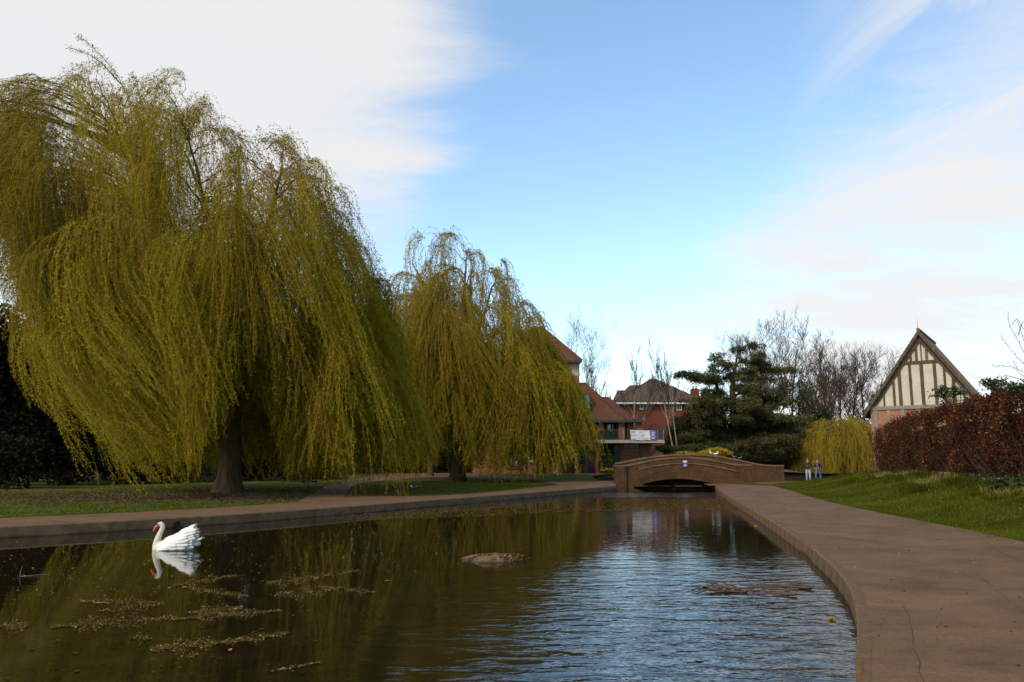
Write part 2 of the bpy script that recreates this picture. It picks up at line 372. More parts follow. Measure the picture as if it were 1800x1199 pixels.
# ------------------------------------------------------------------ ground, pond, paths
WATER_Z = -0.24
def pl(pts, z=0.0): return np.array([[*P(px, py, z)[:2]] for px, py in pts])
def resample(A, step):
    A = np.asarray(A, float); s = np.r_[0, np.cumsum(np.linalg.norm(np.diff(A, axis=0), axis=1))]
    n = max(2, int(round(s[-1] / step)) + 1); q = np.linspace(0, s[-1], n)
    return np.stack([np.interp(q, s, A[:, k]) for k in range(A.shape[1])], 1)
def smooth_line(A, it=3):                         # corner cutting
    A = np.asarray(A, float)
    for _ in range(it):
        B = np.empty((2 * len(A) - 2, A.shape[1])); B[0::2] = .75 * A[:-1] + .25 * A[1:]; B[1::2] = .25 * A[:-1] + .75 * A[1:]
        A = np.concatenate([A[:1], B, A[-1:]])
    return A
RB = np.concatenate([[[-9, -9], [-3.5, -4.6], [-.35, -.4]], pl([(1495, 1199), (1507, 1120), (1502, 1060), (1485, 1020), (1440, 975), (1380, 932), (1320, 896), (1285, 876), (1264, 863), (1262, 857)]), [[13.6, 55]]])
RIGHT_BANK = smooth_line(RB, 2)
RIGHT_EDGE = smooth_line(np.concatenate([[[-3, -14], [4.0, -6], [7.9, 4]], pl([(1800, 955), (1700, 933), (1560, 906), (1440, 880), (1390, 863), (1358, 855)])]), 2)
LEFT_BANK = smooth_line(np.concatenate([[[-44, -6], [-26, 7]], pl([(0, 928), (150, 921), (300, 912.5), (430, 905), (620, 891), (760, 880), (900, 869.5), (1000, 861.5), (1088, 855)])]), 1)
LEFT_BACK = np.concatenate([[[-46, -3.6], [-28, 9.4]], pl([(0, 913), (300, 899), (450, 889.5), (560, 881), (625, 873), (690, 874), (770, 872.5), (850, 867), (920, 860), (985, 853), (1085, 845)])])
FAR_BANK = np.array([[7.4, 58], [7.7, 73], [9.5, 75.6], [14, 76.6], [22, 77.4], [34, 79], [52, 82]])
NEAR_FAR = np.array([[14.4, 60.6], [17, 61.6], [21, 61.8], [26.5, 64], [33, 68.0], [52, 73]])
POND = np.concatenate([RIGHT_BANK, [[14.0, 58]], NEAR_FAR, FAR_BANK[::-1], [[7.1, 56]], LEFT_BANK[::-1]])
def seg_dist(X, Y, A):
    D = np.full(X.shape, 1e9)
    for (x0, y0), (x1, y1) in zip(A[:-1], A[1:]):
        dx, dy = x1 - x0, y1 - y0; t = np.clip(((X - x0) * dx + (Y - y0) * dy) / (dx * dx + dy * dy + 1e-9), 0, 1)
        D = np.minimum(D, np.hypot(X - x0 - t * dx, Y - y0 - t * dy))
    return D
def inside(X, Y, A):
    c = np.zeros(X.shape, bool); B = np.roll(A, 1, axis=0)
    for (x0, y0), (x1, y1) in zip(A, B):
        h = ((y0 > Y) != (y1 > Y)) & (X < (x1 - x0) * (Y - y0) / (y1 - y0 + 1e-12) + x0); c ^= h
    return c
def hills(X, Y):
    X = np.asarray(X, float); Y = np.asarray(Y, float)
    z = 0.30 * sstep(64, 77, Y) + 1.2 * sstep(95, 150, Y)
    xe = np.interp(Y, RIGHT_EDGE[:, 1], RIGHT_EDGE[:, 0])
    z = z + 0.85 * sstep(0.2, 5.2, X - xe) * (1 - sstep(44, 60, Y))
    z = z + (1.2 * (1 - sstep(18.5, 21.5, X)) + .9) * sstep(14.6, 16.5, X) * (1 - sstep(24, 30, X)) * sstep(77, 80.5, Y) * (1 - sstep(92, 105, Y))
    return z
def ground_z(x, y): return float(hills(x, y))
gx = np.concatenate([[-1500, -800, -400, -200, -120, -80, -60], np.arange(-48, 44.01, .5), [52, 64, 80, 120, 200, 400, 800, 1500]])
gy = np.concatenate([[-300, -120, -60, -30], np.arange(-16, 98.01, .5), [104, 112, 125, 150, 200, 300, 500, 900, 1600, 3000]])
GX, GY = np.meshgrid(gx, gy)
GZ = hills(GX, GY) + 0.012 * np.sin(GX * 1.7 + np.sin(GY * .9)) * np.cos(GY * 1.3)
inp = inside(GX, GY, POND); dp = seg_dist(GX, GY, np.concatenate([POND, POND[:1]]))
GZ = np.where(inp | (dp < .55), -0.95, GZ)
# bare earth: under the big willow, beside the trodden edges, at the foot of the hedge
def blob(x, y, sx, sy): return np.exp(-((GX - x) / sx) ** 2 - ((GY - y) / sy) ** 2)
t1 = P(397, 866)
bare = 1.1 * blob(t1.x, t1.y, 4, 2.2) + .95 * blob(t1.x + 2, t1.y - 5.6, 9, 2.2) + .9 * blob(t1.x + 7.5, t1.y + 5, 4, 4) + .55 * np.exp(-(seg_dist(GX, GY, LEFT_BACK) / .7) ** 2)
bare += .75 * blob(-5, 60, 7, 6) + .35 * blob(-17, 33, 5, 2) + .7 * np.exp(-((GY - (GX * .30 + 41.5)) / 1.5) ** 2) * (GX < -13) * (GX > -40)
bare += .55 * np.exp(-(seg_dist(GX, GY, np.array([[15.2, 22], [19, 36], [23.2, 52]])) / 1.1) ** 2)
bare += .50 * np.exp(-(seg_dist(GX, GY, RIGHT_EDGE) / .35) ** 2)
bare += 1.1 * sstep(14, 15.5, GX) * (1 - sstep(30, 34, GX)) * (GY > 76.5)
bare += 1.0 * ((GY > 66) & (GX < -14)) + .4 * sstep(80, 95, GY)
ny, nx = GX.shape
idx = np.arange(nx * ny).reshape(ny, nx)
GF = np.stack([idx[:-1, :-1], idx[:-1, 1:], idx[1:, 1:], idx[1:, :-1]], -1).reshape(-1, 4)
t = NT('lawn'); c = t.coord()
n1 = t.noise(c, .55, 5, .6); n2 = t.noise(c, 9, 5, .7); n3 = t.noise(c, 60, 3, .7)
g = t.mix(t.ramp(n1, [(.3, (0,0,0)), (.7, (1,1,1))]), (.034,.047,.003), (.068,.080,.005))
g = t.mix(t.ramp(n2, [(.35, (0,0,0)), (.75, (.7,.7,.7))]), g, (.078,.072,.011))
e = t.mix(t.ramp(n3, [(.3, (0,0,0)), (.7, (1,1,1))]), (.034,.018,.008), (.078,.045,.022))
fac = t.math('ADD', t.attr(), t.math('MULTIPLY', t.math('SUBTRACT', t.mix(.5, n2, n1), .5), 2.4))
col = t.mix(t.ramp(fac, [(.40, (0,0,0)), (.66, (1,1,1))]), g, e)
MAT['lawn'] = t.done(t.principled(col, .95, .1, t.bump(t.mix(.5, n2, n3), .7, .05)))
ground = np_mesh('ground', np.stack([GX, GY, GZ], -1).reshape(-1, 3), GF, MAT['lawn'], tint=np.clip(bare, 0, 1.2).ravel(), smooth=True)
tag(ground, 'green lawns and bare earth around the pond', kind='structure')

# water: murky, slightly rippled, more so where the open sky is mirrored
t = NT('pond_water'); c = t.coord()
sepn = t.n('ShaderNodeSeparateXYZ'); t.l(c, sepn.inputs[0])
bed = t.noise(t.mapping(c, (.9, 1.4, 1)), 1.6, 6, .7, .5)
col = t.ramp(bed, [(.35, (.006,.0045,.0022)), (.62, (.014,.010,.004)), (.8, (.034,.018,.008))])
w1 = t.noise(t.mapping(c, (2.6, 4.8, 1), (0, 0, R(-16))), 1.0, 3, .5, .4)
w2 = t.noise(t.mapping(c, (.55, 1.3, 1), (0, 0, R(10))), 1.0, 2, .5, .3)
w3 = t.noise(t.mapping(c, (10, 14, 1), (0, 0, R(-8))), 1.0, 2, .5, 0)
open_ = t.n('ShaderNodeMapRange'); open_.interpolation_type = 'SMOOTHSTEP'
t.l(t.math('ADD', sepn.outputs[0], t.math('MULTIPLY', w2, 2.5)), open_.inputs['Value'])
open_.inputs['From Min'].default_value = -.6; open_.inputs['From Max'].default_value = 3.4; open_.inputs['To Min'].default_value = .035; open_.inputs['To Max'].default_value = .80
near = t.n('ShaderNodeMapRange'); near.interpolation_type = 'SMOOTHSTEP'; t.l(sepn.outputs[1], near.inputs['Value'])
near.inputs['From Min'].default_value = 39; near.inputs['From Max'].default_value = 42; near.inputs['To Min'].default_value = 0; near.inputs['To Max'].default_value = .35
nb = t.n('ShaderNodeMapRange'); nb.interpolation_type = 'SMOOTHSTEP'; t.l(sepn.outputs[1], nb.inputs['Value']); nb.inputs['From Min'].default_value = 45; nb.inputs['From Max'].default_value = 48; nb.inputs['To Min'].default_value = 1; nb.inputs['To Max'].default_value = .04
h = t.math('ADD', t.math('ADD', w1, t.math('MULTIPLY', w2, 1.2)), t.math('MULTIPLY', w3, .13))
fd = t.n('ShaderNodeMapRange'); t.l(sepn.outputs[1], fd.inputs['Value']); fd.inputs['From Min'].default_value = 9; fd.inputs['From Max'].default_value = 17; fd.inputs['To Min'].default_value = .8; fd.inputs['To Max'].default_value = .07
nrm = t.bump(h, t.math('MULTIPLY', nb.outputs[0], t.math('ADD', t.math('MULTIPLY', open_.outputs[0], fd.outputs[0]), near.outputs[0])), .06)
MAT['water'] = t.done(t.principled(col, .03, .5, nrm, IOR=1.333, Specular_Tint=(.62, .86, 1.0)))
water = MB().add([(-300, -60, 0), (300, -60, 0), (300, 92, 0), (-300, 92, 0)], [(0, 1, 2, 3)]).build('pond_water', MAT['water'], origin=(0, 0, 0))
water.location.z = WATER_Z
tag(water, 'dark still pond water reflecting willows and blue sky', kind='structure')

# path surfaces
t = NT('path_surface'); c = t.coord()
n1 = t.noise(c, .8, 6, .65, .4); n2 = t.noise(c, 26, 4, .7); n3 = t.noise(c, 140, 2, .6); n4 = t.noise(t.mapping(c, (.5, 1.6, 1), (0, 0, .4)), 1.1, 5, .7)
col = t.ramp(n1, [(.28, (.064,.033,.013)), (.5, (.112,.060,.024)), (.75, (.158,.090,.038))])
col = t.mix(t.ramp(n4, [(.52, (0,0,0)), (.72, (.6,.6,.6))]), col, (.050,.028,.013))
col = t.mix(.65, col, t.ramp(n3, [(.25, (.3,.3,.3)), (.5, (1,1,1)), (.75, (2.1,1.95,1.8))]), 'MULTIPLY')
col = t.mix(.6, col, t.ramp(n2, [(.3, (.5,.5,.5)), (.7, (1.4,1.36,1.3))]), 'MULTIPLY')
MAT['path'] = t.done(t.principled(col, .86, .28, t.bump(t.mix(.5, n2, n3), .5, .012)))
t = NT('kerb_concrete'); c = t.coord()
n1 = t.noise(c, 2.4, 7, .7); n2 = t.noise(c, 60, 3, .7)
sp = t.n('ShaderNodeSeparateXYZ'); t.l(t.n('ShaderNodeNewGeometry').outputs['Position'], sp.inputs[0])
wet = t.n('ShaderNodeMapRange'); t.l(t.math('ADD', sp.outputs[2], t.math('MULTIPLY', t.math('SUBTRACT', n1, .5), .10)), wet.inputs['Value'])
wet.inputs['From Min'].default_value = -.26; wet.inputs['From Max'].default_value = -.19
col = t.ramp(n1, [(.3, (.065,.038,.018)), (.55, (.14,.084,.040)), (.75, (.21,.132,.066))])
col = t.mix(wet.outputs[0], (.014,.010,.005), col)
col = t.mix(.6, col, t.ramp(n2, [(.3, (.6,.6,.6)), (.7, (1.3,1.25,1.2))]), 'MULTIPLY')
MAT['kerb'] = t.done(t.principled(col, .85, .3, t.bump(t.mix(.5, n1, n2), .7, .03)))
t = NT('crack'); MAT['crack'] = t.done(t.principled((.05,.032,.02), .95, .1))

def strip(name, A, B, n, m, dz, mat, label):
    A = resample(A, np.linalg.norm(np.diff(A, axis=0), axis=1).sum() / n); B = resample(B, np.linalg.norm(np.diff(B, axis=0), axis=1).sum() / n)
    k = min(len(A), len(B)); A = A[:k]; B = B[:k]
    w = np.linspace(0, 1, m + 1)[None, :, None]
    G = A[:, None, :] * (1 - w) + B[:, None, :] * w
    Z = hills(G[..., 0], G[..., 1]) + dz
    V = np.concatenate([G, Z[..., None]], -1).reshape(-1, 3)
    i = np.arange(k * (m + 1)).reshape(k, m + 1)
    F = np.stack([i[:-1, :-1], i[:-1, 1:], i[1:, 1:], i[1:, :-1]], -1).reshape(-1, 4)
    if ((V[F[0, 1]] - V[F[0, 0]])[0] * (V[F[0, 2]] - V[F[0, 0]])[1] - (V[F[0, 1]] - V[F[0, 0]])[1] * (V[F[0, 2]] - V[F[0, 0]])[0]) < 0: F = F[:, ::-1]
    o = np_mesh(name, V, F, mat, smooth=True); return tag(o, label, kind='structure')
def offset_line(A, d):
    T = np.gradient(A, axis=0); T /= np.linalg.norm(T, axis=1, keepdims=True)
    return A + d * np.stack([T[:, 1], -T[:, 0]], 1)
def kerb_row(parent, A, step, side, width=.24, top=.034, zf=0.0, mat='kerb'):
    """single kerb stones along a bank; side = +1 when land lies to the right of the line"""
    A = resample(A, step); B = offset_line(A, side * width)
    rk = random.Random(len(A))
    for i in range(len(A) - 1):
        a0, a1, b0, b1 = (np.array(q) for q in (A[i], A[i+1], B[i], B[i+1]))
        g = .0025; u = (a1 - a0) / np.linalg.norm(a1 - a0); j = rk.uniform(-.003, .003)
        cut = .05 if rk.random() < .10 else 0
        a0, b0, a1, b1 = a0 + u * g, b0 + u * g, a1 - u * g, b1 - u * g
        zt = top + j + zf; lip = .03
        m_ = (a0 + a1) / 2; vs = []
        for (p, q) in ((a0, b0), (a1, b1)):
            o_ = (q - p) / np.linalg.norm(q - p)
            vs += [(*(p + o_ * (.012 + cut)), -.95), (*(p + o_ * (.008 + cut)), zt - lip - cut), (*(p + o_ * (lip + cut)), zt), (*q, zt), (*q, -.95)]
        vs = [(x - m_[0], y - m_[1], z) for x, y, z in vs]
        mb = MB().add(vs, [(0,1,2,3,4), (9,8,7,6,5), (0,5,6,1), (1,6,7,2), (3,8,9,4), (4,9,5,0)]).mat(1).add([vs[2], vs[7], vs[8], vs[3]], [(0,1,2,3)])
        o = mb.build('kerb_stone', [MAT[mat], MAT['path' if mat == 'kerb' else mat]], parent); o.location = (m_[0], m_[1], 0)
path_right = strip('path_right', offset_line(RIGHT_BANK, .12), RIGHT_EDGE, 90, 10, .03, MAT['path'], 'curving concrete path along the right bank, wide in the foreground')
kerb_row(path_right, RIGHT_BANK, .8, +1, .13)
path_left = strip('path_left', offset_line(LEFT_BANK, -.22), LEFT_BACK, 90, 6, .03, MAT['path'], 'concrete promenade along the left bank under the willows')
kerb_row(path_left, LEFT_BANK, 2.4, -1)
loop_in = pl([(600, 882), (612, 866), (617, 855), (645, 848.5), (700, 844), (750, 842), (870, 843), (940, 846.5), (975, 851), (990, 856)])
loop_out = pl([(520, 886), (556, 866), (572, 856), (600, 849), (625, 842.5), (720, 837.5), (830, 838.5), (930, 842), (1010, 845), (1088, 846.5)])
strip('path_loop', smooth_line(loop_in, 2), smooth_line(loop_out, 2), 70, 6, .038, MAT['path'], 'path winding behind the island lawn beneath the second willow')
strip('path_court', np.array([[4.6, 76.5], [6.0, 73.8], [6.9, 71]]), np.array([[4.8, 80], [9.4, 79.6], [10.2, 77.9]]), 12, 4, .03, MAT['path'], 'paved court in front of the brick arches')
strip('path_bridge_end', smooth_line(np.array([[12.3, 50.5], [15.2, 53.2], [17, 52.8], [21.4, 56.2], [26.5, 60.5], [33, 64.5], [52, 70]]), 2), smooth_line(np.array([[13.6, 59], [16.9, 59.4], [20.4, 61.0], [24, 62.0], [28.6, 64.6], [34, 67.8], [52, 72.8]]), 2), 40, 4, .034, MAT['path'], 'path turning right behind the lawn beyond the bridge')
FB2 = FAR_BANK[4:]
path_far = strip('path_far', offset_line(FB2, -.2), offset_line(FB2, -2.4), 40, 3, .03, MAT['path'], 'narrow path on the far bank beyond the bridge')
MAT['shaded_kerb'] = m_plain('shaded_kerb', (.022,.018,.010), .9, .4, 5, .1)  # kerb colour darkened to stand in for the shade seen through the arch
kerb_row(path_far, FAR_BANK, 3.0, -1, mat='shaded_kerb')
kerb_row(bpy.data.objects['path_bridge_end'], NEAR_FAR, 2.2, +1)
def crack(parent, pts, w=.012, dz=.034):
    A = resample(pl(pts, .03), .25); r = np.random.default_rng(len(pts) * 7 + int(pts[0][0])); A = A + r.normal(0, .007, A.shape)
    B = offset_line(A, w); ww = r.uniform(.3, 1, len(A))[:, None]; B = A + (B - A) * ww
    k = len(A); V = np.concatenate([np.c_[A, np.full(k, dz)], np.c_[B, np.full(k, dz)]]); i = np.arange(k - 1)
    np_mesh('crack', V, np.stack([i, i + k, i + k + 1, i + 1], -1), MAT['crack'], parent)
crack(path_right, [(1588, 1062), (1602, 1100), (1612, 1150), (1626, 1199), (1632, 1230)], .007)
crack(path_right, [(1712, 1003), (1733, 1022), (1780, 1060), (1830, 1105)], .006)
crack(path_right, [(1412, 926.5), (1470, 926), (1540, 925), (1640, 923)], .03, .036)
crack(path_right, [(1290, 873.5), (1340, 873), (1400, 872)], .05, .036)
crack(path_right, [(1740, 962), (1790, 985), (1850, 1010)], .012)
for x0 in (60, 240, 420): crack(path_left, [(x0, 913 - x0 * .045), (x0 + 42, 919 - x0 * .045), (x0 + 70, 924 - x0 * .05)], .03, .036)

# ------------------------------------------------------------------ brick footbridge
def pb(mb, name, mat, parent, root=None, **kw):   # verts given in world axes; parent (or its root) stands at a location
    loc = (root or parent).location
    mb.v = [(x - loc[0], y - loc[1], z - loc[2]) for x, y, z in mb.v]
    return mb.build(name, mat, parent, **kw)
bridge = empty('brick_bridge', (11.5, 54.5, 0), 0, 'low arched brown brick footbridge over the pond', 'bridge')
BY0, BY1 = 54.5, 58.3
tp = [at(px, py, BY0) for px, py in ((1081, 820.5), (1100, 820.5), (1125, 814), (1150, 808.8), (1180, 805), (1205, 804.2), (1235, 806.2), (1265, 811.5), (1298, 819), (1321, 819))]
bx = np.linspace(tp[1].x - .2, tp[8].x + .2, 61)
tops = np.interp(bx, [p.x for p in tp], [p.z for p in tp])
tops = np.convolve(np.pad(tops, 4, 'edge'), np.ones(9) / 9, 'valid')
xa0, xa1 = at(1108, 858, BY0).x, at(1276, 856, BY0).x; crown = at(1192, 841.5, BY0).z
xc, hw = (xa0 + xa1) / 2, (xa1 - xa0) / 2
def arch_z(x, drop=0.0):
    r2 = (hw * hw + (crown + .29) ** 2) / (2 * (crown + .29)); q = np.abs(x - xc)
    return np.where(q < hw, np.sqrt(np.maximum(r2 * r2 - q * q, 0)) - r2 + crown, -.95)
low = np.maximum(arch_z(bx), -.95)
pb(MB().strip_wall(list(bx), list(low), list(tops), BY0, BY0 + .36), 'near_parapet', MAT['bridge_brick'], bridge)
ar = np.linspace(xc - hw * .995, xc + hw * .995, 33)
pb(MB().strip_wall(list(ar), list(arch_z(ar) - .012), list(arch_z(ar) + .23), BY0 - .03, BY0 + .3), 'arch_ring', MAT['bridge_brick'], bridge)
pb(MB().strip_wall(list(bx), list(tops - .045), list(tops + .07), BY0 - .05, BY0 + .40), 'coping', MAT['coping_brick'], bridge)
pb(MB().strip_wall(list(bx[8:]), list(tops[8:] - .42), list(tops[8:] - .35), BY0 - .05, BY0 + .02), 'string_course', MAT['coping_brick'], bridge)
deck = np.maximum(tops - .95, .045)
pb(MB().strip_wall(list(bx), list(np.minimum(low, deck - .12)), list(deck), BY0 + .361, BY1), 'deck', MAT['path'], bridge)
ft = [at(px, py, BY1 + .1) for px, py in ((1081, 816), (1130, 806), (1180, 800), (1225, 799.5), (1262, 802.5), (1290, 807.5), (1320, 814.5), (1342, 818.8), (1377, 819.2))]
fx = np.linspace(ft[0].x, ft[-1].x, 61); ftop = np.interp(fx, [p.x for p in ft], [p.z for p in ft]); ftop = np.convolve(np.pad(ftop, 3, 'edge'), np.ones(7) / 7, 'valid')
flow = np.where(np.abs(fx - xc) < hw, -.19, -.95)  # far wall brought down close to the water to darken the arch opening
pb(MB().strip_wall(list(fx), list(flow), list(ftop), BY1, BY1 + .36), 'far_parapet', MAT['bridge_brick'], bridge)
pb(MB().strip_wall(list(fx), list(ftop - .045), list(ftop + .07), BY1 - .05, BY1 + .40), 'coping', MAT['coping_brick'], bridge)
for (p0, p1, y0, y1) in ((1081, 1101, 820.2, 0), (1297, 1321.5, 818.6, 0)):
    a, b = at(p0, y0, BY0 - .2), at(p1, y0, BY0 - .2)
    pr = pb(MB().box(a.x, b.x, BY0 - .2, BY0 + .62, -.95, a.z), 'pier', MAT['bridge_brick'], bridge, bevel=.015)
    c_ = MB().box(a.x - .03, b.x + .03, BY0 - .23, BY0 + .65, a.z + .001, a.z + .08); pb(c_, 'cap', MAT['coping_brick'], pr, bridge)
e = at(1204, 815, BY0)
sg = empty('plaque', (e.x, BY0 - .03, e.z - .2), 0, 'small white and purple emblem plate fixed to the bridge side', 'plaque')
MB().box(-.14, .14, -.012, 0, 0, .30).build('plate', MAT['purple_sheet'], sg)
mb = MB().box(-.14, .14, -.02, -.0125, .30, .40).box(-.05, .05, -.02, -.0125, .16, .298); mb.prism([(-.06, .03), (.06, .03), (.025, .14), (-.025, .14)], -.02, -.0125); mb.build('emblem', MAT['white_sheet'], sg)

# ------------------------------------------------------------------ buildings
def wbox(mb, p0, p1, q0, q1, Y, dy):              # box over a pixel rectangle at distance Y, dy deep
    a = at(p0, q1, Y); b = at(p1, q0, Y); return mb.box(a.x, b.x, Y, Y + dy, a.z, b.z)
def hip_roof(x0, x1, y0, y1, ze, zr, rx0, rx1, th=.14):
    ym = (y0 + y1) / 2; mb = MB()
    vs = [(x0, y0, ze), (x1, y0, ze), (x1, y1, ze), (x0, y1, ze), (rx0, ym, zr), (rx1, ym, zr)]
    vs += [(x, y, z - th) for x, y, z in vs]
    return mb.add(vs, [(0, 1, 5, 4), (1, 2, 5), (2, 3, 4, 5), (3, 0, 4), (6, 10, 11, 7), (7, 11, 8), (8, 11, 10, 9), (9, 10, 6), (0, 6, 7, 1), (1, 7, 8, 2), (2, 8, 9, 3), (3, 9, 6, 0)])
def ridge_caps(mb, pts_pairs, r=.11):
    for a, b in pts_pairs: mb.tube([a, b], r, 6)
    return mb
def window(parent, root, p0, p1, q0, q1, Y, frame='teal_paint', bars=(1, 1), fw=.07, proud=.05):
    a = at(p0, q1, Y); b = at(p1, q0, Y); x0, x1, z0, z1 = a.x, b.x, a.z, b.z
    mb = MB().box(x0, x1, Y - proud, Y, z0, z0 + fw).box(x0, x1, Y - proud, Y, z1 - fw, z1).box(x0, x0 + fw, Y - proud, Y, z0 + fw, z1 - fw).box(x1 - fw, x1, Y - proud, Y, z0 + fw, z1 - fw)
    for k in range(1, bars[0] + 1): x = x0 + (x1 - x0) * k / (bars[0] + 1); mb.box(x - .02, x + .02, Y - proud + .012, Y, z0 + fw, z1 - fw)
    for k in range(1, bars[1] + 1): z = z0 + (z1 - z0) * k / (bars[1] + 1); mb.box(x0 + fw, x1 - fw, Y - proud + .016, Y, z - .02, z + .02)
    w = pb(mb, 'window', MAT[frame], parent, root)
    pb(MB().box(x0 + fw * .5, x1 - fw * .5, Y - .012, Y - .006, z0 + fw * .5, z1 - fw * .5), 'pane', MAT['glass'], w, root)
    pb(MB().box(x0 - .05, x1 + .05, Y - proud - .05, Y, z0 - .07, z0 - .002), 'sill', MAT['concrete'], w, root)
    return w

# -- park building with veranda, mostly behind the second willow
HB = empty('park_building', (5, 80, .3), 0, 'red brick park building with tiled roofs, arches and a balcony behind the willow', 'building')
D = 80.0
g0 = .1
# tall block
a = at(888, 832, 84); b = at(1018, 634, 84)
pb(MB().box(a.x, b.x, 84, 93, g0, b.z - 1.6), 'wall', MAT['red_brick'], HB)
pb(MB().box(a.x - .03, b.x + .03, 83.97, 93.03, b.z - 1.598, b.z + .2), 'wall', MAT['render'], HB)
e0 = at(880, 632, 83.4); e1 = at(1023, 633, 83.4); rr = at(955, 577, 88.5)
rf = pb(hip_roof(e0.x, e1.x, 83.4, 93.6, e1.z, rr.z, e0.x + 3.2, rr.x), 'roof', MAT['red_tile'], HB)
pb(ridge_caps(MB(), [((e1.x, 83.4, e1.z), (rr.x, 88.5, rr.z)), ((e0.x + 3.2, 88.5, rr.z), (rr.x, 88.5, rr.z))]), 'ridge_tiles', MAT['red_tile'], rf, HB)
pb(MB().box(e0.x, e1.x + .02, 83.28, 83.39, e1.z - .26, e1.z - .02), 'gutter', MAT['dark_trim'], rf, HB)
for p in (895, 930, 962): window(HB, HB, p, p + 14, 637, 653, 83.95, bars=(1, 0))
# lower wing: two hipped roofs, one behind the other
ev = at(1131, 740, 79.4)
e0 = at(880, 738, 79.4); e1 = at(1101, 738, 79.4); r1 = at(1029, 674, 82.6)
rf = pb(hip_roof(e0.x, e1.x, 79.4, 85.8, ev.z + .12, r1.z, e0.x + 3, r1.x), 'roof', MAT['red_tile'], HB)
pb(ridge_caps(MB(), [((e1.x, 79.4, ev.z + .14), (r1.x, 82.6, r1.z)), ((e0.x + 3, 82.6, r1.z), (r1.x, 82.6, r1.z))], .09), 'ridge_tiles', MAT['red_tile'], rf, HB)
e1 = at(1115, 738.5, 80.3); r2 = at(1070, 699, 83.9)
rf = pb(hip_roof(e0.x + 6, e1.x, 79.9, 88, ev.z + .10, r2.z, e0.x + 9, r2.x), 'roof', MAT['red_tile'], HB)
pb(ridge_caps(MB(), [((e1.x, 79.9, ev.z + .12), (r2.x, 83.95, r2.z)), ((r2.x - 1.5, 83.95, r2.z), (r2.x, 83.95, r2.z))], .09), 'ridge_tiles', MAT['red_tile'], rf, HB)
pb(MB().box(e0.x, ev.x, 79.22, 79.38, ev.z - .14, ev.z + .10).box(e1.x - .2, ev.x, 79.4, 82.2, ev.z - .10, ev.z + .06), 'fascia', MAT['dark_trim'], HB)
dm = at(1031.5, 705, 79.9)
dd = pb(MB().box(dm.x - .34, dm.x + .34, 79.9, 82, dm.z - .75, dm.z + .78), 'dormer', MAT['red_tile'], HB)
window(dd, HB, 1026.5, 1036.5, 694, 716, 79.89, bars=(1, 0))
# upper floor: recessed wall, piers, doors
fl = at(1080, 774, D).z; cz = ev.z - .12
pb(MB().box(at(880, 760, 82).x, at(1114, 760, 82).x, 82, 87.6, g0, cz), 'wall', MAT['red_brick'], HB)
for (p0, p1) in ((1051.5, 1061.5), (1087.5, 1098.5), (1119, 1129.5), (1016, 1025), (980, 989)):
    a = at(p0, 757, 79.7); b = at(p1, 757, 79.7); pb(MB().box(a.x, b.x, 79.7, 80.25, fl, cz), 'pier', MAT['red_brick'], HB, bevel=.012)
a = at(1102, 757, 80.6); b = at(1114.5, 757, 80.6); pb(MB().box(a.x, b.x, 80.6, 81.99, fl, cz - .01), 'wall', MAT['red_brick'], HB)
for (p0, p1) in ((1067, 1075), (1075.5, 1084.5), (1030, 1046), (1000, 1012)):
    a = at(p0, 757, 81.9); b = at(p1, 757, 81.9); q = pb(MB().box(a.x, b.x, 81.92, 81.995, fl, fl + 2.05), 'door', MAT['teal_paint'], HB)
    pb(MB().box(a.x + .08, b.x - .08, 81.9, 81.918, fl + .35, fl + 1.92), 'pane', MAT['glass'], q, HB)
# balcony
s0 = at(1047, 775, 78.2); s1 = at(1168.5, 778, 78.2)
pb(MB().box(s0.x, s1.x, 78.2, 81.99, fl - .32, fl - .002), 'balcony_slab', MAT['concrete'], HB, bevel=.02)
rl = empty('balcony_railing', (0, 0, 0)); rl.parent = HB
mb = MB().bar((s0.x + .1, 78.3, fl + 1.0), (s1.x - .08, 78.3, fl + 1.0), .05).bar((s1.x - .08, 78.3, fl + 1.0), (s1.x - .08, 81.9, fl + 1.0), .05).bar((s0.x + .1, 78.3, fl + .12), (s1.x - .08, 78.3, fl + .12), .04)
pb(mb, 'rail', MAT['dark_trim'], rl, HB)
mb = MB(); x = s0.x + .12
while x < s1.x: mb.bar((x, 78.3, fl), (x, 78.3, fl + 1.0), .026); x += .13
y = 78.45
while y < 81.9: mb.bar((s1.x - .08, y, fl), (s1.x - .08, y, fl + 1.0), .026); y += .13
pb(mb, 'balusters', MAT['dark_trim'], rl, HB)
for p in (1096, 1156, 1166): x = at(p, 765, 78.3).x; pb(MB().bar((x, 78.3, fl - .2), (x, 78.3, fl + 1.02), .055), 'post', MAT['grey_metal'], rl, HB)
# ground floor under the balcony
a = at(1091, 820, 80.4); b = at(1143, 820, 80.4); s = fl - .33
pb(MB().box(a.x, b.x, 80.4, 87, g0, s), 'wall', MAT['red_brick'], HB)
pb(MB().box(b.x - .35, b.x + .04, 80.36, 80.7, g0, s - .01), 'drainpipe_boxing', MAT['dark_trim'], HB) if False else None
window(HB, HB, 1096, 1124, 781, 791, 80.39, 'dark_trim', (5, 0), .05)
a2 = at(1079, 820, 80.6); q = pb(MB().box(a2.x, a.x - .01, 80.6, 80.7, g0 + .35, s), 'door', MAT['teal_paint'], HB)
pb(MB().box(a2.x + .1, a.x - .12, 80.57, 80.598, g0 + 1.2, s - .25), 'pane', MAT['glass'], q, HB)
pb(MB().box(at(1126, 820, 80.2).x, at(1129, 820, 80.2).x, 80.2, 80.39, g0, s - .01), 'downpipe', MAT['dark_trim'], HB)
for k in range(4): pb(MB().box(a2.x - .3, a.x + 3.1, 78.9 + .32 * k, 80.38, .16 + .14 * k, .298 + .14 * k), 'step', MAT['concrete'], HB)
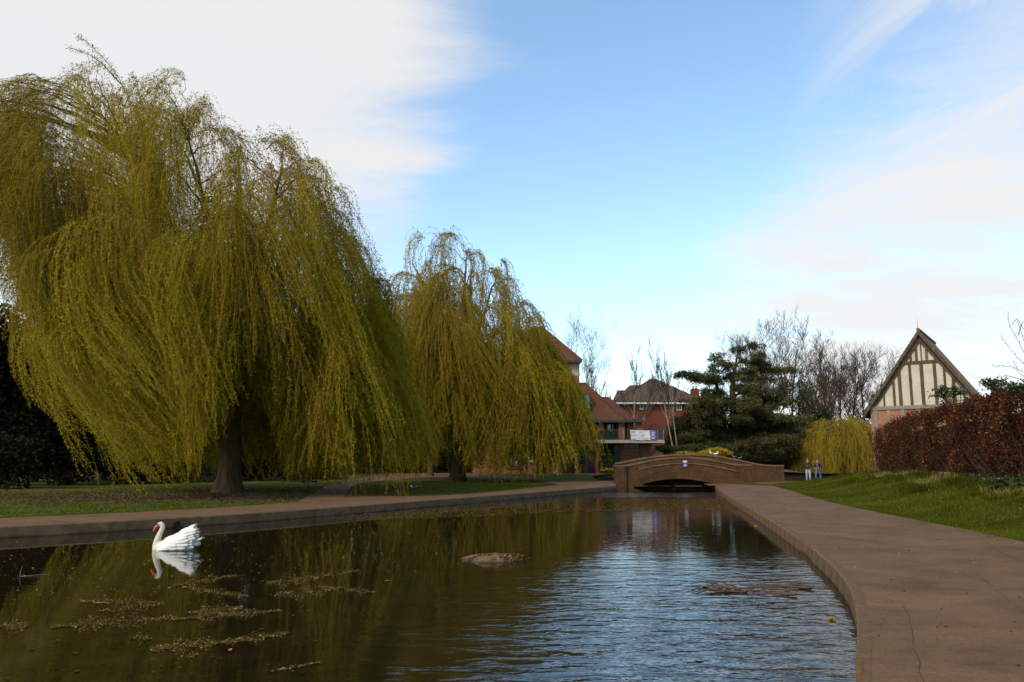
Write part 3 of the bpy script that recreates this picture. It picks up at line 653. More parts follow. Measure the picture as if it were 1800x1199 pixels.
for p in (1103, 1110, 1117, 1122):
    x = at(p, 810, 79.2).x; mb = MB().bar((x, 79.2, .35), (x, 79.2, 1.75), .05); mb.bar((x, 79.2, 1.72), (x, 80.3, 2.05), .04); pb(mb, 'handrail', MAT['black_metal'], HB)
# arcade wall with arches
x0, x1 = at(972, 832, 79.8).x, at(1060, 832, 79.8).x
us = np.linspace(x0, x1, 120); zt = np.full(120, at(1000, 745, 79.8).z); zb = np.full(120, g0)
for (pc, hwp, pcr) in ((1033, 15.5, 783), (997, 14, 790)):
    c_ = at(pc, pcr, 79.8); h_ = hwp * 79.8 / 1415.0; q = np.abs(us - c_.x); zb = np.where(q < h_, c_.z - h_ * .75 + .75 * np.sqrt(np.maximum(h_ * h_ - q * q, 0)), zb)
pb(MB().strip_wall(list(us), list(zb), list(zt), 79.8, 80.2), 'arcade_wall', MAT['red_brick'], HB)
pb(MB().box(x0 - 8, x1, 81.0, 81.9, g0, fl - .4), 'wall', MAT['red_brick'], HB)
pb(MB().box(x0, x1 + 1.2, 80.21, 81.98, fl - .38, fl - .1), 'balcony_slab', MAT['concrete'], HB)
for (p0, p1) in ((1034, 1044.5), (998, 1008)):
    a = at(p0, 830, 80.95); b = at(p1, 830, 80.95); d_ = pb(MB().box(a.x, b.x, 80.9, 80.99, .28, 2.45), 'door', MAT['black_door'], HB)
    pb(MB().ellipsoid((b.x - .1, 80.87, 1.3), (.03, .03, .03), 6, 5), 'handle', MAT['grey_metal'], d_, HB)
a = at(1059, 760, 79.8); pb(MB().box(a.x, at(1079, 760, 79.8).x, 79.81, 80.6, g0, fl - .33), 'wall', MAT['red_brick'], HB)
# left ground wall behind the hanging willow
a = at(858, 830, 79); b = at(937, 830, 79); zt_ = at(900, 752, 79).z
pb(MB().box(a.x, b.x, 79, 81.5, g0, zt_), 'wall', MAT['red_brick'], HB)
pb(MB().box(at(974, 830, 78.6).x, at(983.5, 830, 78.6).x, 78.6, 79.3, g0, at(980, 745, 78.6).z), 'pier', MAT['red_brick'], HB, bevel=.012)
window(HB, HB, 928, 936.5, 792, 811, 78.99, 'white_trim', (2, 2), .06)
lx0, lx1, lz0, lz1 = at(892, 822, 78.9).x, at(919, 822, 78.9).x, at(900, 823, 78.9).z, at(900, 806, 78.9).z
mb = MB(); n = 9; wd_ = lx1 - lx0; ht = lz1 - lz0
for k in range(-6, 11):
    xa = lx0 + wd_ * k / 10; za = lz0; xb = xa + ht; zb_ = lz1
    if xa < lx0: za += lx0 - xa; xa = lx0
    if xb > lx1: zb_ -= xb - lx1; xb = lx1
    if xb - xa > .05: mb.bar((xa, 78.95, za), (xb, 78.95, zb_), .045, .03)
lat = empty('trellis', ((lx0 + lx1) / 2, 78.95, lz0), 0, 'diagonal wooden trellis screen on the brick wall behind the willow', 'trellis')
pb(mb, 'lattice', MAT['pale_oak'], lat)
pb(MB().box(lx0 - .05, lx1 + .05, 78.9, 78.98, lz0 - .06, lz0 + .0), 'frame_rail', MAT['oak'], lat); pb(MB().box(lx0 - .05, lx1 + .05, 78.9, 78.98, lz1, lz1 + .06), 'frame_rail', MAT['oak'], lat)
mb = wbox(MB(), 907, 912.5, 809, 819, 78.8, .02); o = mb.build('poster', MAT['lilac_sheet']); tag(o, 'small lilac poster pinned to the trellis', 'poster')
gs = empty('sign_board', (at(909, 800, 78.9).x, 78.9, 2.0), 0, 'faded green sign board above the trellis', 'sign')
pb(wbox(MB(), 899, 921, 798, 806.5, 78.88, .04), 'board', MAT['green_sheet'], gs)
pb(wbox(MB(), 911, 918, 799.5, 804, 78.865, .012), 'print', MAT['white_sheet'], gs)

# banner on the balcony: sagging cloth, white with a purple end
bn = empty('banner', (at(1131, 770, 78.2).x, 78.2, fl), 0, 'white banner with purple end hung on the balcony railing', 'banner')
bz1, bz0 = at(1131, 756, 78.15).z, at(1131, 773, 78.15).z
def cloth(name, p0, p1, mat, y):
    xa, xb = at(p0, 765, 78.15).x, at(p1, 765, 78.15).x; n, m = 20, 6; vs = []
    for i in range(n + 1):
        for j in range(m + 1):
            u, v = i / n, j / m
            vs.append((xa + (xb - xa) * u + .04 * math.sin(v * 5), y + .045 * math.sin(u * 13 + v * 3.5), bz0 + (bz1 - bz0) * v - .05 * u + .04 * math.sin(u * 9.4) * (1 - v)))
    fs = [(i*(m+1)+j, (i+1)*(m+1)+j, (i+1)*(m+1)+j+1, i*(m+1)+j+1) for i in range(n) for j in range(m)]
    vs += [(x, yy + .012, z) for x, yy, z in vs]; k = (n+1)*(m+1); fs += [tuple(q + k for q in f[::-1]) for f in fs]
    return pb(MB().add(vs, fs), name, mat, bn, smooth=True)
wc = cloth('white_cloth', 1108.5, 1142.5, MAT['white_sheet'], 78.12)
pc = cloth('purple_cloth', 1142.5, 1153, MAT['purple_sheet'], 78.11)
mb = MB(); text_marks(mb, at(1110, 765, 78.1).x, at(1120.5, 765, 78.1).x, bz1 - .17, .15, 78.06, 3); pb(mb, 'lettering', MAT['ink'], wc, bn)['kind'] = 'stuff'
mb = MB(); text_marks(mb, at(1110, 765, 78.1).x, at(1133, 765, 78.1).x, bz1 - .48, .20, 78.06, 4); text_marks(mb, at(1122, 765, 78.1).x, at(1134, 765, 78.1).x, bz1 - .17, .13, 78.06, 8); text_marks(mb, at(1111, 765, 78.1).x, at(1138, 765, 78.1).x, bz0 + .16, .09, 78.06, 5); pb(mb, 'lettering', MAT['pale_ink'], wc, bn)['kind'] = 'stuff'
xe = at(1148, 765, 78.1).x; mb = MB().box(xe - .03, xe + .03, 78.04, 78.045, bz0 + .3, bz1 - .2).box(xe - .14, xe + .14, 78.04, 78.046, bz1 - .26, bz1 - .19).box(xe - .13, xe + .13, 78.04, 78.046, bz0 + .12, bz0 + .2)
mb.tube([(xe + .1 * math.cos(q), 78.04, (bz0 + bz1) / 2 + .12 * math.sin(q)) for q in np.linspace(0, 2 * math.pi, 13)], .018, 4, False); pb(mb, 'emblem', MAT['white_sheet'], pc, bn)

# -- brick house behind
H2 = empty('brick_house', (19, 115, 1), 0, 'dark red brick house with brown hipped roof and chimney behind the birches', 'house')
Y2 = 115.0
a = at(1086, 800, Y2); b = at(1236, 706, Y2)
pb(MB().box(a.x, b.x, Y2, Y2 + 12, -.5, b.z), 'wall', MAT['house_brick'], H2)
e0 = at(1079.5, 705, Y2 - .7); e1 = at(1240, 705.5, Y2 - .7); ap = at(1147, 666.5, Y2 + 6)
rf = pb(hip_roof(e0.x, e1.x, Y2 - .7, Y2 + 12.7, e1.z, ap.z, ap.x - .2, ap.x + .4), 'roof', MAT['brown_tile'], H2)
pb(ridge_caps(MB(), [((e1.x, Y2 - .7, e1.z), (ap.x + .4, Y2 + 6, ap.z)), ((e0.x, Y2 - .7, e1.z), (ap.x - .2, Y2 + 6, ap.z))], .1), 'ridge_tiles', MAT['brown_tile'], rf, H2)
f0 = at(1079, 705, Y2 + 4); r0 = at(1107, 677, Y2 + 9); r1_ = at(1140, 677, Y2 + 9)
rf = pb(hip_roof(f0.x, r1_.x + 3, Y2 + 3.4, Y2 + 14.6, e1.z, r0.z, r0.x, r1_.x), 'roof', MAT['brown_tile'], H2)
f0 = at(1088.5, 684, Y2 + 8); f1 = at(1110, 684, Y2 + 8)
pb(hip_roof(at(1079, 705, Y2 + 8).x, f1.x + 3, Y2 + 5, Y2 + 15, e1.z - .02, f0.z, f0.x, f1.x), 'roof', MAT['brown_tile'], H2)
pb(MB().box(e0.x - .03, e1.x + .03, Y2 - .82, Y2 - .71, e1.z - .38, e1.z - .16), 'fascia', MAT['white_trim'], H2)
window(H2, H2, 1124.5, 1131.5, 708, 719.5, Y2 - .01, 'white_trim', (0, 1), .13)
window(H2, H2, 1189, 1198, 708, 721, Y2 - .01, 'white_trim', (1, 1), .11)
c0 = at(1217, 706, Y2 + 4); c1 = at(1229, 683, Y2 + 4); ch = pb(MB().box(c0.x, c1.x, Y2 + 4, Y2 + 5.3, c0.z, c1.z), 'chimney', MAT['house_brick'], H2, bevel=.02)
for k in (.3, .7): x = c0.x + (c1.x - c0.x) * k; pb(MB().tube([(x, Y2 + 4.6, c1.z - .05), (x, Y2 + 4.6, c1.z + .45)], [.14, .11], 8), 'chimney_pot', MAT['red_tile'], ch, H2)

# -- timber-framed gable house on the right (local x along the gable, y along the ridge)
APX = at(1615, 584, 57.0); RZ = R(-35)
TH = empty('timber_house', (APX.x, APX.y, .6), RZ, 'old timber framed house with cream gable and brick below, behind the hedge', 'house')
base = .6; HG = 3.6                              # half gable width
ze = at(1530, 716, 59.2).z - base; zr = APX.z - base; LEN = 7.8
pitch = (zr - ze) / HG
MB().box(-HG, HG, 0.0, LEN, -1.2, ze - .02).build('brick_wall', MAT['old_brick'], TH)
MB().prism([(-HG + .05, ze), (HG - .05, ze), (0, zr - .12)], .03, .3).build('gable_plaster', MAT['plaster'], TH)
MB().prism([(-HG + .05, ze), (HG - .05, ze), (0, zr - .12)], LEN - .3, LEN - .03).build('gable_plaster', MAT['plaster'], TH)
MB().box(-HG - .06, HG + .06, -.10, .06, ze - .24, ze + .03).build('sill_beam', MAT['pale_oak'], TH, bevel=.012)
zc = at(1585, 636, 57).z - base
MB().box(-(zr - zc) / pitch, (zr - zc) / pitch, -.07, .05, zc - .12, zc + .08).build('collar_beam', MAT['oak'], TH, bevel=.012)
for x, w in ((-2.62, .13), (-1.92, .16), (-1.50, .22), (-.78, .17), (-.02, .22), (.82, .20), (1.42, .15), (1.95, .20), (2.55, .15)):
    top = min(zc - .12, zr - .25 - abs(x) * pitch)
    if top - ze > .2: MB().box(x - w / 2, x + w / 2, -.055, .05, ze + .03, top).build('stud', MAT['oak'], TH, bevel=.01)
for x, w in ((-.98, .13), (-.66, .15), (-.28, .16), (.04, .07), (.38, .14), (.92, .14)):
    top = zr - .3 - abs(x) * pitch
    if top - zc > .2: MB().box(x - w / 2, x + w / 2, -.05, .05, zc + .08, top).build('stud', MAT['oak'], TH, bevel=.01)
for x, w in ((-3.30, .34), (-2.35, .28), (-1.45, .30), (-.4, .28), (.7, .28), (1.8, .28), (3.30, .34)):
    MB().box(x - w / 2, x + w / 2, -.055, .05, -1.0, ze - .241).build('post', MAT['pale_oak'], TH, bevel=.012)
for sgn in (-1, 1):
    ov = .42; xe = sgn * (HG + ov); zE = zr + .12 - (HG + ov) * pitch
    mb = MB(); th = .20
    vs = [(0, -.32, zr + .12), (xe, -.32, zE), (xe, LEN + .3, zE), (0, LEN + .3, zr + .12)]; vs += [(x, y, z - th) for x, y, z in vs]
    mb.add(vs, [(0,1,2,3), (7,6,5,4), (0,4,5,1), (1,5,6,2), (2,6,7,3), (3,7,4,0)]); rf = mb.build('roof', MAT['mossy_tile'], TH)
    nt_ = 26
    for k in range(nt_):                          # verge tiles standing a little proud at the gable edge
        u0, u1 = k / nt_, (k + .93) / nt_
        a = Vector((xe * u0, 0, zr + .12 + (zE - zr - .12) * u0)); b = Vector((xe * u1, 0, zr + .12 + (zE - zr - .12) * u1)); up = Vector((0, 0, .03))
        mb = MB(); vs = [a + Vector((0, -.36, .012)), b + Vector((0, -.36, .045)), b + Vector((0, -.05, .045)), a + Vector((0, -.05, .012))]; vs += [v - Vector((0, 0, .035)) for v in vs]
        mb.add(vs, [(0,1,2,3), (7,6,5,4), (0,4,5,1), (1,5,6,2), (2,6,7,3), (3,7,4,0)]); mb.build('tile', MAT['mossy_tile'], rf)
    mb = MB(); mb.bar((sgn * .03, -.36, zr - .16), (xe * .985, -.36, zE - .18), .07, .26, (0, 1, 0)) if False else mb.add(
        [(0, -.40, zr + .09), (xe, -.40, zE - .02), (xe, -.40, zE - .30), (0, -.40, zr - .22), (0, -.325, zr + .09), (xe, -.325, zE - .02), (xe, -.325, zE - .30), (0, -.325, zr - .22)],
        [(0,1,2,3), (7,6,5,4), (0,4,5,1), (1,5,6,2), (2,6,7,3), (3,7,4,0)])
    mb.build('bargeboard', MAT['oak'], TH)
    mb = MB().add([(0, -.09, zr - .30), (sgn * (HG - .1), -.09, ze - .02), (sgn * (HG - .36), -.09, ze - .02), (0, -.09, zr - .72), (0, .04, zr - .30), (sgn * (HG - .1), .04, ze - .02), (sgn * (HG - .36), .04, ze - .02), (0, .04, zr - .72)],
        [(0,1,2,3), (7,6,5,4), (0,4,5,1), (1,5,6,2), (2,6,7,3), (3,7,4,0)]); mb.build('principal_rafter', MAT['oak'], TH)
    MB().tube([(xe, -.4, zE - .22), (xe, LEN + .3, zE - .22)], .07, 6).build('gutter', MAT['dark_trim'], TH)
MB().tube([(0, -.3, zr + .16), (0, LEN + .3, zr + .16)], .13, 8).build('ridge_tiles', MAT['mossy_tile'], TH)
MB().tube([(0, -.3, zr + .1), (0, -.3, zr + .95)], [.02, .008], 5).build('finial', MAT['dark_trim'], TH)

# ------------------------------------------------------------------ weeping willows
def willow(name, label, base, prof, bot, rd, n_targets, n_str, leaf, wind, fork, trunk_r, limbs, mats, seed, per_step=5, ds=.35, lmax=7.5, group=None, lowfrac=.55, thin=((0, 1), (1, 1)), clump=1.6, jit=.04):
    """prof: crown outline as (x, top z) at the trunk's distance; bot(x, dy): where strands end; rd: half depth"""
    rng = np.random.default_rng(seed)
    B = np.array(base, float); T = empty(name, base, 0, label, 'tree', group)
    px_ = np.array([p[0] for p in prof]); pz_ = np.array([p[1] for p in prof]); x0, x1 = px_[0], px_[-1]; xm, hwid = (x0 + x1) / 2, (x1 - x0) / 2
    def env(x, dy):
        q = np.clip(1 - .80 * (dy / rd) ** 2, .02, 1)
        return 1.5 + (np.interp(x, px_, pz_) - 1.5) * np.sqrt(q)
    # trunk
    n = 12; tt = np.linspace(0, 1, n); lean = np.array(fork, float) - B
    pts = B + lean * tt[:, None] + np.c_[.06 * np.sin(tt * 5), .05 * np.cos(tt * 4), np.zeros(n)]; pts[0, 2] -= .25
    rad = trunk_r * (1.0 - .28 * tt) * (1 + .75 * np.exp(-tt * 13))
    V, Fq = np_tubes([(pts, rad)], 20)
    a = np.arctan2(V[:, 1] - B[1], V[:, 0] - B[0]); k = 1 + .06 * np.sin(a * 5 + V[:, 2]) + .09 * np.sin(a * 3 + 1) * np.exp(-np.maximum(V[:, 2] - B[2], 0) * 1.6)
    c = np.repeat(pts, 20, 0); V = c + (V - c) * k[:, None]
    np_mesh('trunk', V - B, Fq, mats['bark'], T, smooth=True)
    # limbs
    LS = []; Fk = np.array(fork, float)
    for (ax, ady, hf, r0) in limbs:
        e = np.array([ax, B[1] + ady, 0.]); e[2] = 1.5 + (env(ax, ady) - 1.5) * min(hf, .88)
        s = Fk + rng.normal(0, .12, 3); out = e - s
        pts = bez(s - [0, 0, .5], s + [out[0] * .22, out[1] * .22, out[2] * .42], s + out * [.62, .62, .80], e, 16); pts[1:] += np.cumsum(rng.normal(0, .05, (15, 3)), 0)
        rad = r0 * (1 - np.linspace(0, 1, 16) * .86); LS.append((pts, rad))
        V, Fq = np_tubes([(pts, rad)], 8); np_mesh('limb', V - B, Fq, mats['bark'], T, smooth=True)
    LP = np.concatenate([p[4:] for p, _ in LS]); LR = np.concatenate([r[4:] for _, r in LS])
    # boughs reaching towards points spread through the crown
    br = []; so = []; sd = []; stint = []; sl = []
    for i in range(n_targets):
        x = rng.uniform(x0 + .2, x1 - .2); q = math.sqrt(max(0, 1 - ((x - xm) / hwid) ** 2)); dy = rng.uniform(-1, 1) * rd * max(q, .25)
        if rng.random() < .25: dy = -abs(dy)
        top = float(env(x, dy)); zb = float(bot(np.array([x]), np.array([dy]))[0])
        u = 1 - lowfrac * rng.random() ** ((2.2, 1.35, 1.35, .6)[i % 4]); tz = zb + (top - zb) * u - .35
        if tz - zb < 1.2: continue
        tg = np.array([x, B[1] + dy, tz])
        dd = np.linalg.norm(LP - tg, axis=1) + 2.0 * np.maximum(LP[:, 2] - tz + .6, 0)
        j = int(np.argmin(dd)); s = LP[j]; dv = tg - s; dist = np.linalg.norm(dv)
        c1 = s + dv * .35 + [0, 0, .22 * dist]; c2 = s + dv * .78 + [0, 0, .20 * dist]
        nb = 9; pts = bez(s, c1, c2, tg, nb); pts[1:-1] += rng.normal(0, .03 + .012 * dist, (nb - 2, 3))
        br.append((pts, np.linspace(min(LR[j] * .6, .02 + .013 * dist), .010, nb)))
        bt = rng.random(); kstr = int(n_str * rng.uniform(.6, 1.4))
        tpos = 1 - (.62 if dist > 2 else .9) * rng.random(kstr) ** clump
        f = tpos * (nb - 1); i0 = np.minimum(f.astype(int), nb - 2); w = (f - i0)[:, None]
        so.append(pts[i0] * (1 - w) + pts[i0 + 1] * w + rng.normal(0, .05, (kstr, 3)))
        od = unit(np.array([tg[0] - B[0], tg[1] - B[1], 0]))
        sd.append(unit(od * .65 + unit(dv) * .6 + np.array([0, 0, .30]) + rng.normal(0, .34, (kstr, 3))))
        stint.append(np.clip(bt * .9 + rng.normal(.05, .09, kstr), 0, 1)); sl.append(rng.uniform(.35, 1.0, kstr) ** .6 * min(lmax, max(1.8, (tz - zb) * rng.uniform(.75, 1.8) * (1.6 if tz < 9 else 1))))
    V, Fq = np_tubes(br, 4); o = np_mesh('boughs', V - B, Fq, mats['bark'], T, smooth=True); tag(o, kind='stuff')
    S = np.concatenate(so); Dv = np.concatenate(sd); TI = np.concatenate(stint); LN = np.concatenate(sl)
    ns = len(S); steps = int(lmax / ds) + 1
    Pt = np.empty((steps + 1, ns, 3)); Pt[0] = S; Ds = np.empty((steps, ns, 3)); act = np.zeros((steps, ns), bool)
    gust = rng.normal(0, .055, (ns, 2)) + np.repeat(rng.normal(0, .20, (len(so), 2)), [len(q) for q in so], 0); p = S.copy(); d = Dv.copy()
    zend = None
    for k in range(steps):
        w = wind(p[:, 0], p[:, 1] - B[1], p[:, 2])
        tgt = unit(np.c_[w + gust[:, 0], gust[:, 1] * .6, -np.ones(ns)])
        d = unit(d + (tgt - d) * .40 + rng.normal(0, .09, (ns, 3)))
        Ds[k] = d; act[k] = ((k + .5) * ds < LN) & (p[:, 2] > bot(p[:, 0], p[:, 1] - B[1]) + gust[:, 1] * 5)
        if k: act[k] &= act[k - 1]
        p = p + d * ds; Pt[k + 1] = p
    ki, si = np.nonzero(act)
    # bare stems of the strands
    a = Pt[ki, si]; b = Pt[ki + 1, si]; sw = unit(np.cross(b - a, np.array([.2, 1., 0]))) * .0075 * leaf[2] * .8
    V1 = np.stack([a - sw, a + sw, b + sw, b - sw], 1).reshape(-1, 3)
    o = np_mesh('hanging_twigs', V1 - B, np.arange(len(V1)).reshape(-1, 4), mats['twig'], T); tag(o, kind='stuff')
    # leaves
    ki = np.repeat(ki, per_step); si = np.repeat(si, per_step)
    fr = rng.random(len(ki))[:, None]; pos = Pt[ki, si] * (1 - fr) + Pt[ki + 1, si] * fr
    pos = pos + rng.normal(0, jit, pos.shape)
    keep = rng.random(len(ki)) < np.interp(pos[:, 2], thin[0], thin[1]); ki, si, pos = ki[keep], si[keep], pos[keep]
    dl = Ds[ki, si] * .8 + rng.normal(0, .62, (len(ki), 3)) + [0, 0, -.1]
    Lr = leaf[0] * rng.uniform(.6, 1.3, len(ki)); V2, F2 = leaf_mesh(pos, dl, Lr, leaf[1] * rng.uniform(.7, 1.2, len(ki)), rng=rng)
    ti = np.clip(TI[si] + rng.normal(0, .12, len(ki)), 0, 1)
    o = np_mesh('crown', V2 - B, F2, mats['leaf'], T, tint=np.repeat(ti, 3)); tag(o, kind='stuff')
    return T
WM = {'leaf': MAT['willow_leaf'], 'twig': MAT['willow_twig'], 'bark': MAT['willow_bark']}
def prof_px(pts, Y): return [(at(x, y, Y).x, at(x, y, Y).z) for x, y in pts]
b1 = P(397, 866); Y1 = b1.y
prof1 = prof_px([(-62, 420), (-30, 250), (10, 195), (50, 145), (120, 122), (220, 115), (300, 125), (395, 145), (432, 215), (470, 255), (510, 240), (550, 240), (582, 290), (615, 390), (655, 450), (690, 590), (722, 700)], Y1)
xs_tr = b1.x
def bot1(x, dy):
    z = np.interp(x * Y1 / (Y1 + dy), [at(p, 800, Y1).x for p in (-70, -20, 20, 55, 100, 200, 340, 420, 560, 660, 770)], [13, 9.5, 6.0, 3.0, 1.0, .45, .7, 1.5, 1.7, 2.2, 3.0])
    z = z + 3.4 * np.exp(-((x * Y1 / (Y1 + dy) - (xs_tr + .3)) / 2.1) ** 4) * (dy < 3.5)
    return z
def wind1(x, dy, z):
    low = np.clip((10.5 - z) / 6, 0, 1) * np.clip((xs_tr + 1.8 - x) / 3, 0, 1)
    return .10 + 1.05 * low * np.clip((6 - dy) / 6, .3, 1) + .15 * np.sin(x * .9 + z * .35)
limbs1 = [(-21.3, -1.5, .90, .27), (-18.5, 2.5, .95, .30), (-16.0, -4.0, .82, .26), (-14.6, 1.0, .97, .34), (-12.0, 3.5, .92, .24), (-11.0, -3.5, .88, .26), (-9.6, .5, .95, .27), (-7.2, -1.0, .86, .20), (-19.5, -5.0, .60, .20), (-16.5, 6.5, .85, .20), (-8.6, 5.2, .85, .18), (-13.2, -7.0, .72, .18), (-22.6, 2.0, .8, .2)]
W1 = willow('weeping_willow', 'largest weeping willow, broad golden green crown over a thick dark trunk, left bank', (b1.x, b1.y, 0), prof1, bot1, 9.0, 540, 25, (.11, .050, .7), wind1, (b1.x + .25, b1.y, 4.6), .56, limbs1, WM, 5, jit=.045, group='weeping willows', lmax=9.0, lowfrac=.84, per_step=6, thin=((0, 9, 14, 20), (1, 1, .62, .5)))
# lone shoots standing above the crown
rng = np.random.default_rng(3); chains = []; LV = []; LD = []
for pts in ([(270, 300), (235, 190), (205, 130), (180, 100), (160, 80), (137, 63)], [(215, 150), (205, 140), (180, 112), (155, 95), (122, 84)], [(265, 280), (250, 190), (240, 150), (232, 128)], [(80, 190), (60, 165), (45, 170), (30, 185)], [(470, 262), (482, 246), (492, 252), (500, 275)]):
    A = resample(np.array([list(at(x, y, Y1 - 1)) for x, y in pts]), .25); chains.append((A, np.linspace(.035, .008, len(A))))
    for q in A[2:]:
        for _ in range(14): LV.append(q + rng.normal(0, .09, 3)); LD.append(rng.normal(0, 1, 3) + [0, 0, -.8])
Vt, Ft = np_tubes(chains, 4); np_mesh('shoots', Vt - np.array(W1.location), Ft, WM['bark'], W1)
V2, F2 = leaf_mesh(np.array(LV), np.array(LD), .13, .045); o = np_mesh('shoot_leaves', V2 - np.array(W1.location), F2, WM['leaf'], W1, tint=np.full(len(V2), .3)); tag(o, kind='stuff')

b2 = P(803, 845.5); Y2w = b2.y
prof2 = prof_px([(690, 600), (712, 450), (738, 412), (770, 405), (815, 400), (855, 416), (890, 455), (918, 510), (938, 565), (968, 614), (998, 654), (1018, 692), (1032, 750)], Y2w)
def bot2(x, dy):
    z = np.interp(x, [at(p, 800, Y2w).x for p in (670, 720, 770, 840, 900, 960, 1030)], [2.6, 2.0, 2.0, 1.7, 2.2, 2.3, 3.0])
    return z + 2.6 * np.exp(-((x - (b2.x - .3)) / .9) ** 2) * (dy < 1)
def wind2(x, dy, z): return .03 + .10 * np.sin(x * .8 + z * .2)
limbs2 = [(b2.x - 3.6, -1, .92, .24), (b2.x - 1.8, 2.5, .95, .25), (b2.x + .6, -2, .95, .28), (b2.x + 1.2, 1.5, .98, .3), (b2.x + 3.4, -1.5, .93, .24), (b2.x + 4.8, 1.5, .92, .22), (b2.x + 6.0, -.5, .88, .18), (b2.x - 2.2, -4.5, .70, .16), (b2.x + 2.6, -5, .72, .18), (b2.x + 5.4, -3.5, .66, .16), (b2.x + 7.2, .5, .8, .14)]
W2 = willow('weeping_willow', 'second weeping willow with curtain of strands hiding the brick building', (b2.x, b2.y, 0), prof2, bot2, 6.3, 310, 24, (.17, .068, 1.2), wind2, (b2.x + .25, b2.y, 6.2), .50, limbs2, WM, 9, per_step=4, lmax=9.5, group='weeping willows', lowfrac=.72, thin=((0, 8, 12, 20), (1, 1, .55, .42)))
b3 = at(1470, 838, 84); 
prof3 = prof_px([(1402, 800), (1412, 752), (1435, 735), (1465, 728), (1495, 728), (1520, 738), (1540, 770), (1552, 800)], 84)
def bot3(x, dy): return np.full(np.shape(x), .55)
def wind3(x, dy, z): return -.02 + .08 * np.sin(x * 1.3)
limbs3 = [(b3.x + q, dy, .85, .12) for q, dy in ((-2.6, 0), (-1.3, -2), (0, 1.5), (1.2, -2), (2.6, 0), (.4, -2.6), (3.4, -1))]
willow('weeping_willow', 'small bright yellow weeping willow beside the hedge end', (b3.x, 84, .3), prof3, bot3, 3.6, 150, 20, (.17, .065, 1.7), wind3, (b3.x, 84, 2.2), .28, limbs3, {'leaf': MAT['golden_leaf'], 'twig': MAT['willow_twig'], 'bark': MAT['willow_bark']}, 21, per_step=3, lmax=6, group='weeping willows', lowfrac=.5)

# ------------------------------------------------------------------ leafy masses: evergreens, shrubs, hedge, ivy
def lobes_points(rng, lobes, n, shell=.35):
    vol = np.array([l[3] * l[4] + l[3] * l[5] + l[4] * l[5] for l in lobes]); k = rng.choice(len(lobes), n, p=vol / vol.sum())
    C = np.array([l[:3] for l in lobes])[k]; Rr = np.array([l[3:6] for l in lobes])[k]
    d = unit(rng.normal(size=(n, 3))); r = 1 - shell * rng.random(n) ** 1.5 + rng.normal(0, .04, n)
    return C + d * Rr * r[:, None], d, k
def bush(name, label, cat, base, size, n, leaf, mat, seed, nl=14, trunk=None, droop=.0, kind=None, group=None, shape='round', tint0=.5):
    rng = np.random.default_rng(seed); T = empty(name, base, 0, label, cat, group)
    sx, sy, sz = size; lob = []
    for i in range(nl):
        if shape == 'cone':
            h = rng.random() ** .8; q = (1 - h) ** .8; a = rng.uniform(0, 6.28); rr = rng.uniform(.25, .75) * q
            lob.append((math.cos(a) * rr * sx, math.sin(a) * rr * sy, sz * (.06 + .88 * h), sx * (.18 + .28 * q), sy * (.18 + .28 * q), sz * .10))
        else:
            d = unit(rng.normal(size=3)); d[2] = abs(d[2]) ** .7 * np.sign(d[2] + .35); r = rng.uniform(.3, .72)
            lob.append((d[0] * sx * r, d[1] * sy * r, sz * .5 + d[2] * sz * .5 * r, sx * rng.uniform(.22, .42), sy * rng.uniform(.22, .42), sz * rng.uniform(.12, .24)))
    p, d, k = lobes_points(rng, lob, n); ok = p[:, 2] > .03; p, d, k = p[ok], d[ok], k[ok]
    lt = rng.random(nl); dd = d * .6 + rng.normal(0, .6, p.shape) + [0, 0, -droop]
    V, F_ = leaf_mesh(p, dd, leaf[0] * rng.uniform(.6, 1.4, len(p)), leaf[1], True, rng)
    ti = np.clip(lt[k] * .5 + rng.random(len(p)) * .5 + (tint0 - .5), 0, 1)
    o = np_mesh('foliage', V, F_, mat, T, tint=np.repeat(ti, 4)); tag(o, kind='stuff')
    if trunk:
        ch = [(np.array([[0, 0, -.2], [.05, 0, sz * .3], [0, .05, sz * .75]]), np.array([trunk, trunk * .8, trunk * .2]))]
        for l in lob: ch.append((np.array([[0, 0, max(.1, l[2] * .5)], [l[0] * .5, l[1] * .5, l[2] * .8], [l[0], l[1], l[2]]]), np.array([trunk * .35, trunk * .2, .02])))
    else: ch = [(np.array([[0, 0, -.05], [l[0] * .4, l[1] * .4, l[2] * .6], list(l[:3])]), np.array([.03, .02, .008])) for l in lob]
    V, F_ = np_tubes(ch, 5); np_mesh('trunk' if trunk else 'stems', V, F_, MAT['bare_bark'], T)
    return T
def gz(p): return (p.x, p.y, ground_z(p.x, p.y))
# evergreens standing behind the big willow
for i, (px, Y, top, w, lab, shp) in enumerate((
        (-40, 50, 500, 5.5, 'dark yew at the left edge behind the big willow', 'round'), (60, 60, 560, 5.5, 'dark yew left of the conifer behind the big willow', 'round'),
        (180, 66, 345, 4.4, 'tall dark conifer seen through the left of the big willow', 'cone'), (345, 68, 340, 5.2, 'dark conifer behind the middle of the big willow', 'cone'),
        (285, 60, 640, 5.0, 'low dark yew behind the trunk side of the big willow', 'round'), (470, 72, 640, 5.0, 'dark evergreen between the two large willows', 'round'), (560, 86, 600, 5, 'evergreen farther back between the two large willows', 'round'), (1225, 99, 742, 4.2, 'dark yew filling in behind the left of the cedar', 'round'), (1300, 100, 728, 5.2, 'dark yew behind the middle of the cedar', 'round'), (1385, 99, 738, 5.2, 'dark yew behind the right of the cedar', 'round'))):
    b_ = at(px, 835, Y); h = at(px, top, Y).z
    bush('evergreen_tree', lab, 'tree', (b_.x, Y, ground_z(b_.x, Y)), (w, w * .85, h), 15000, (.34, .20), MAT['yew_leaf'], 30 + i, 30 if shp == 'round' else 46, .35, .3, group='dark evergreens in the background', shape=shp)
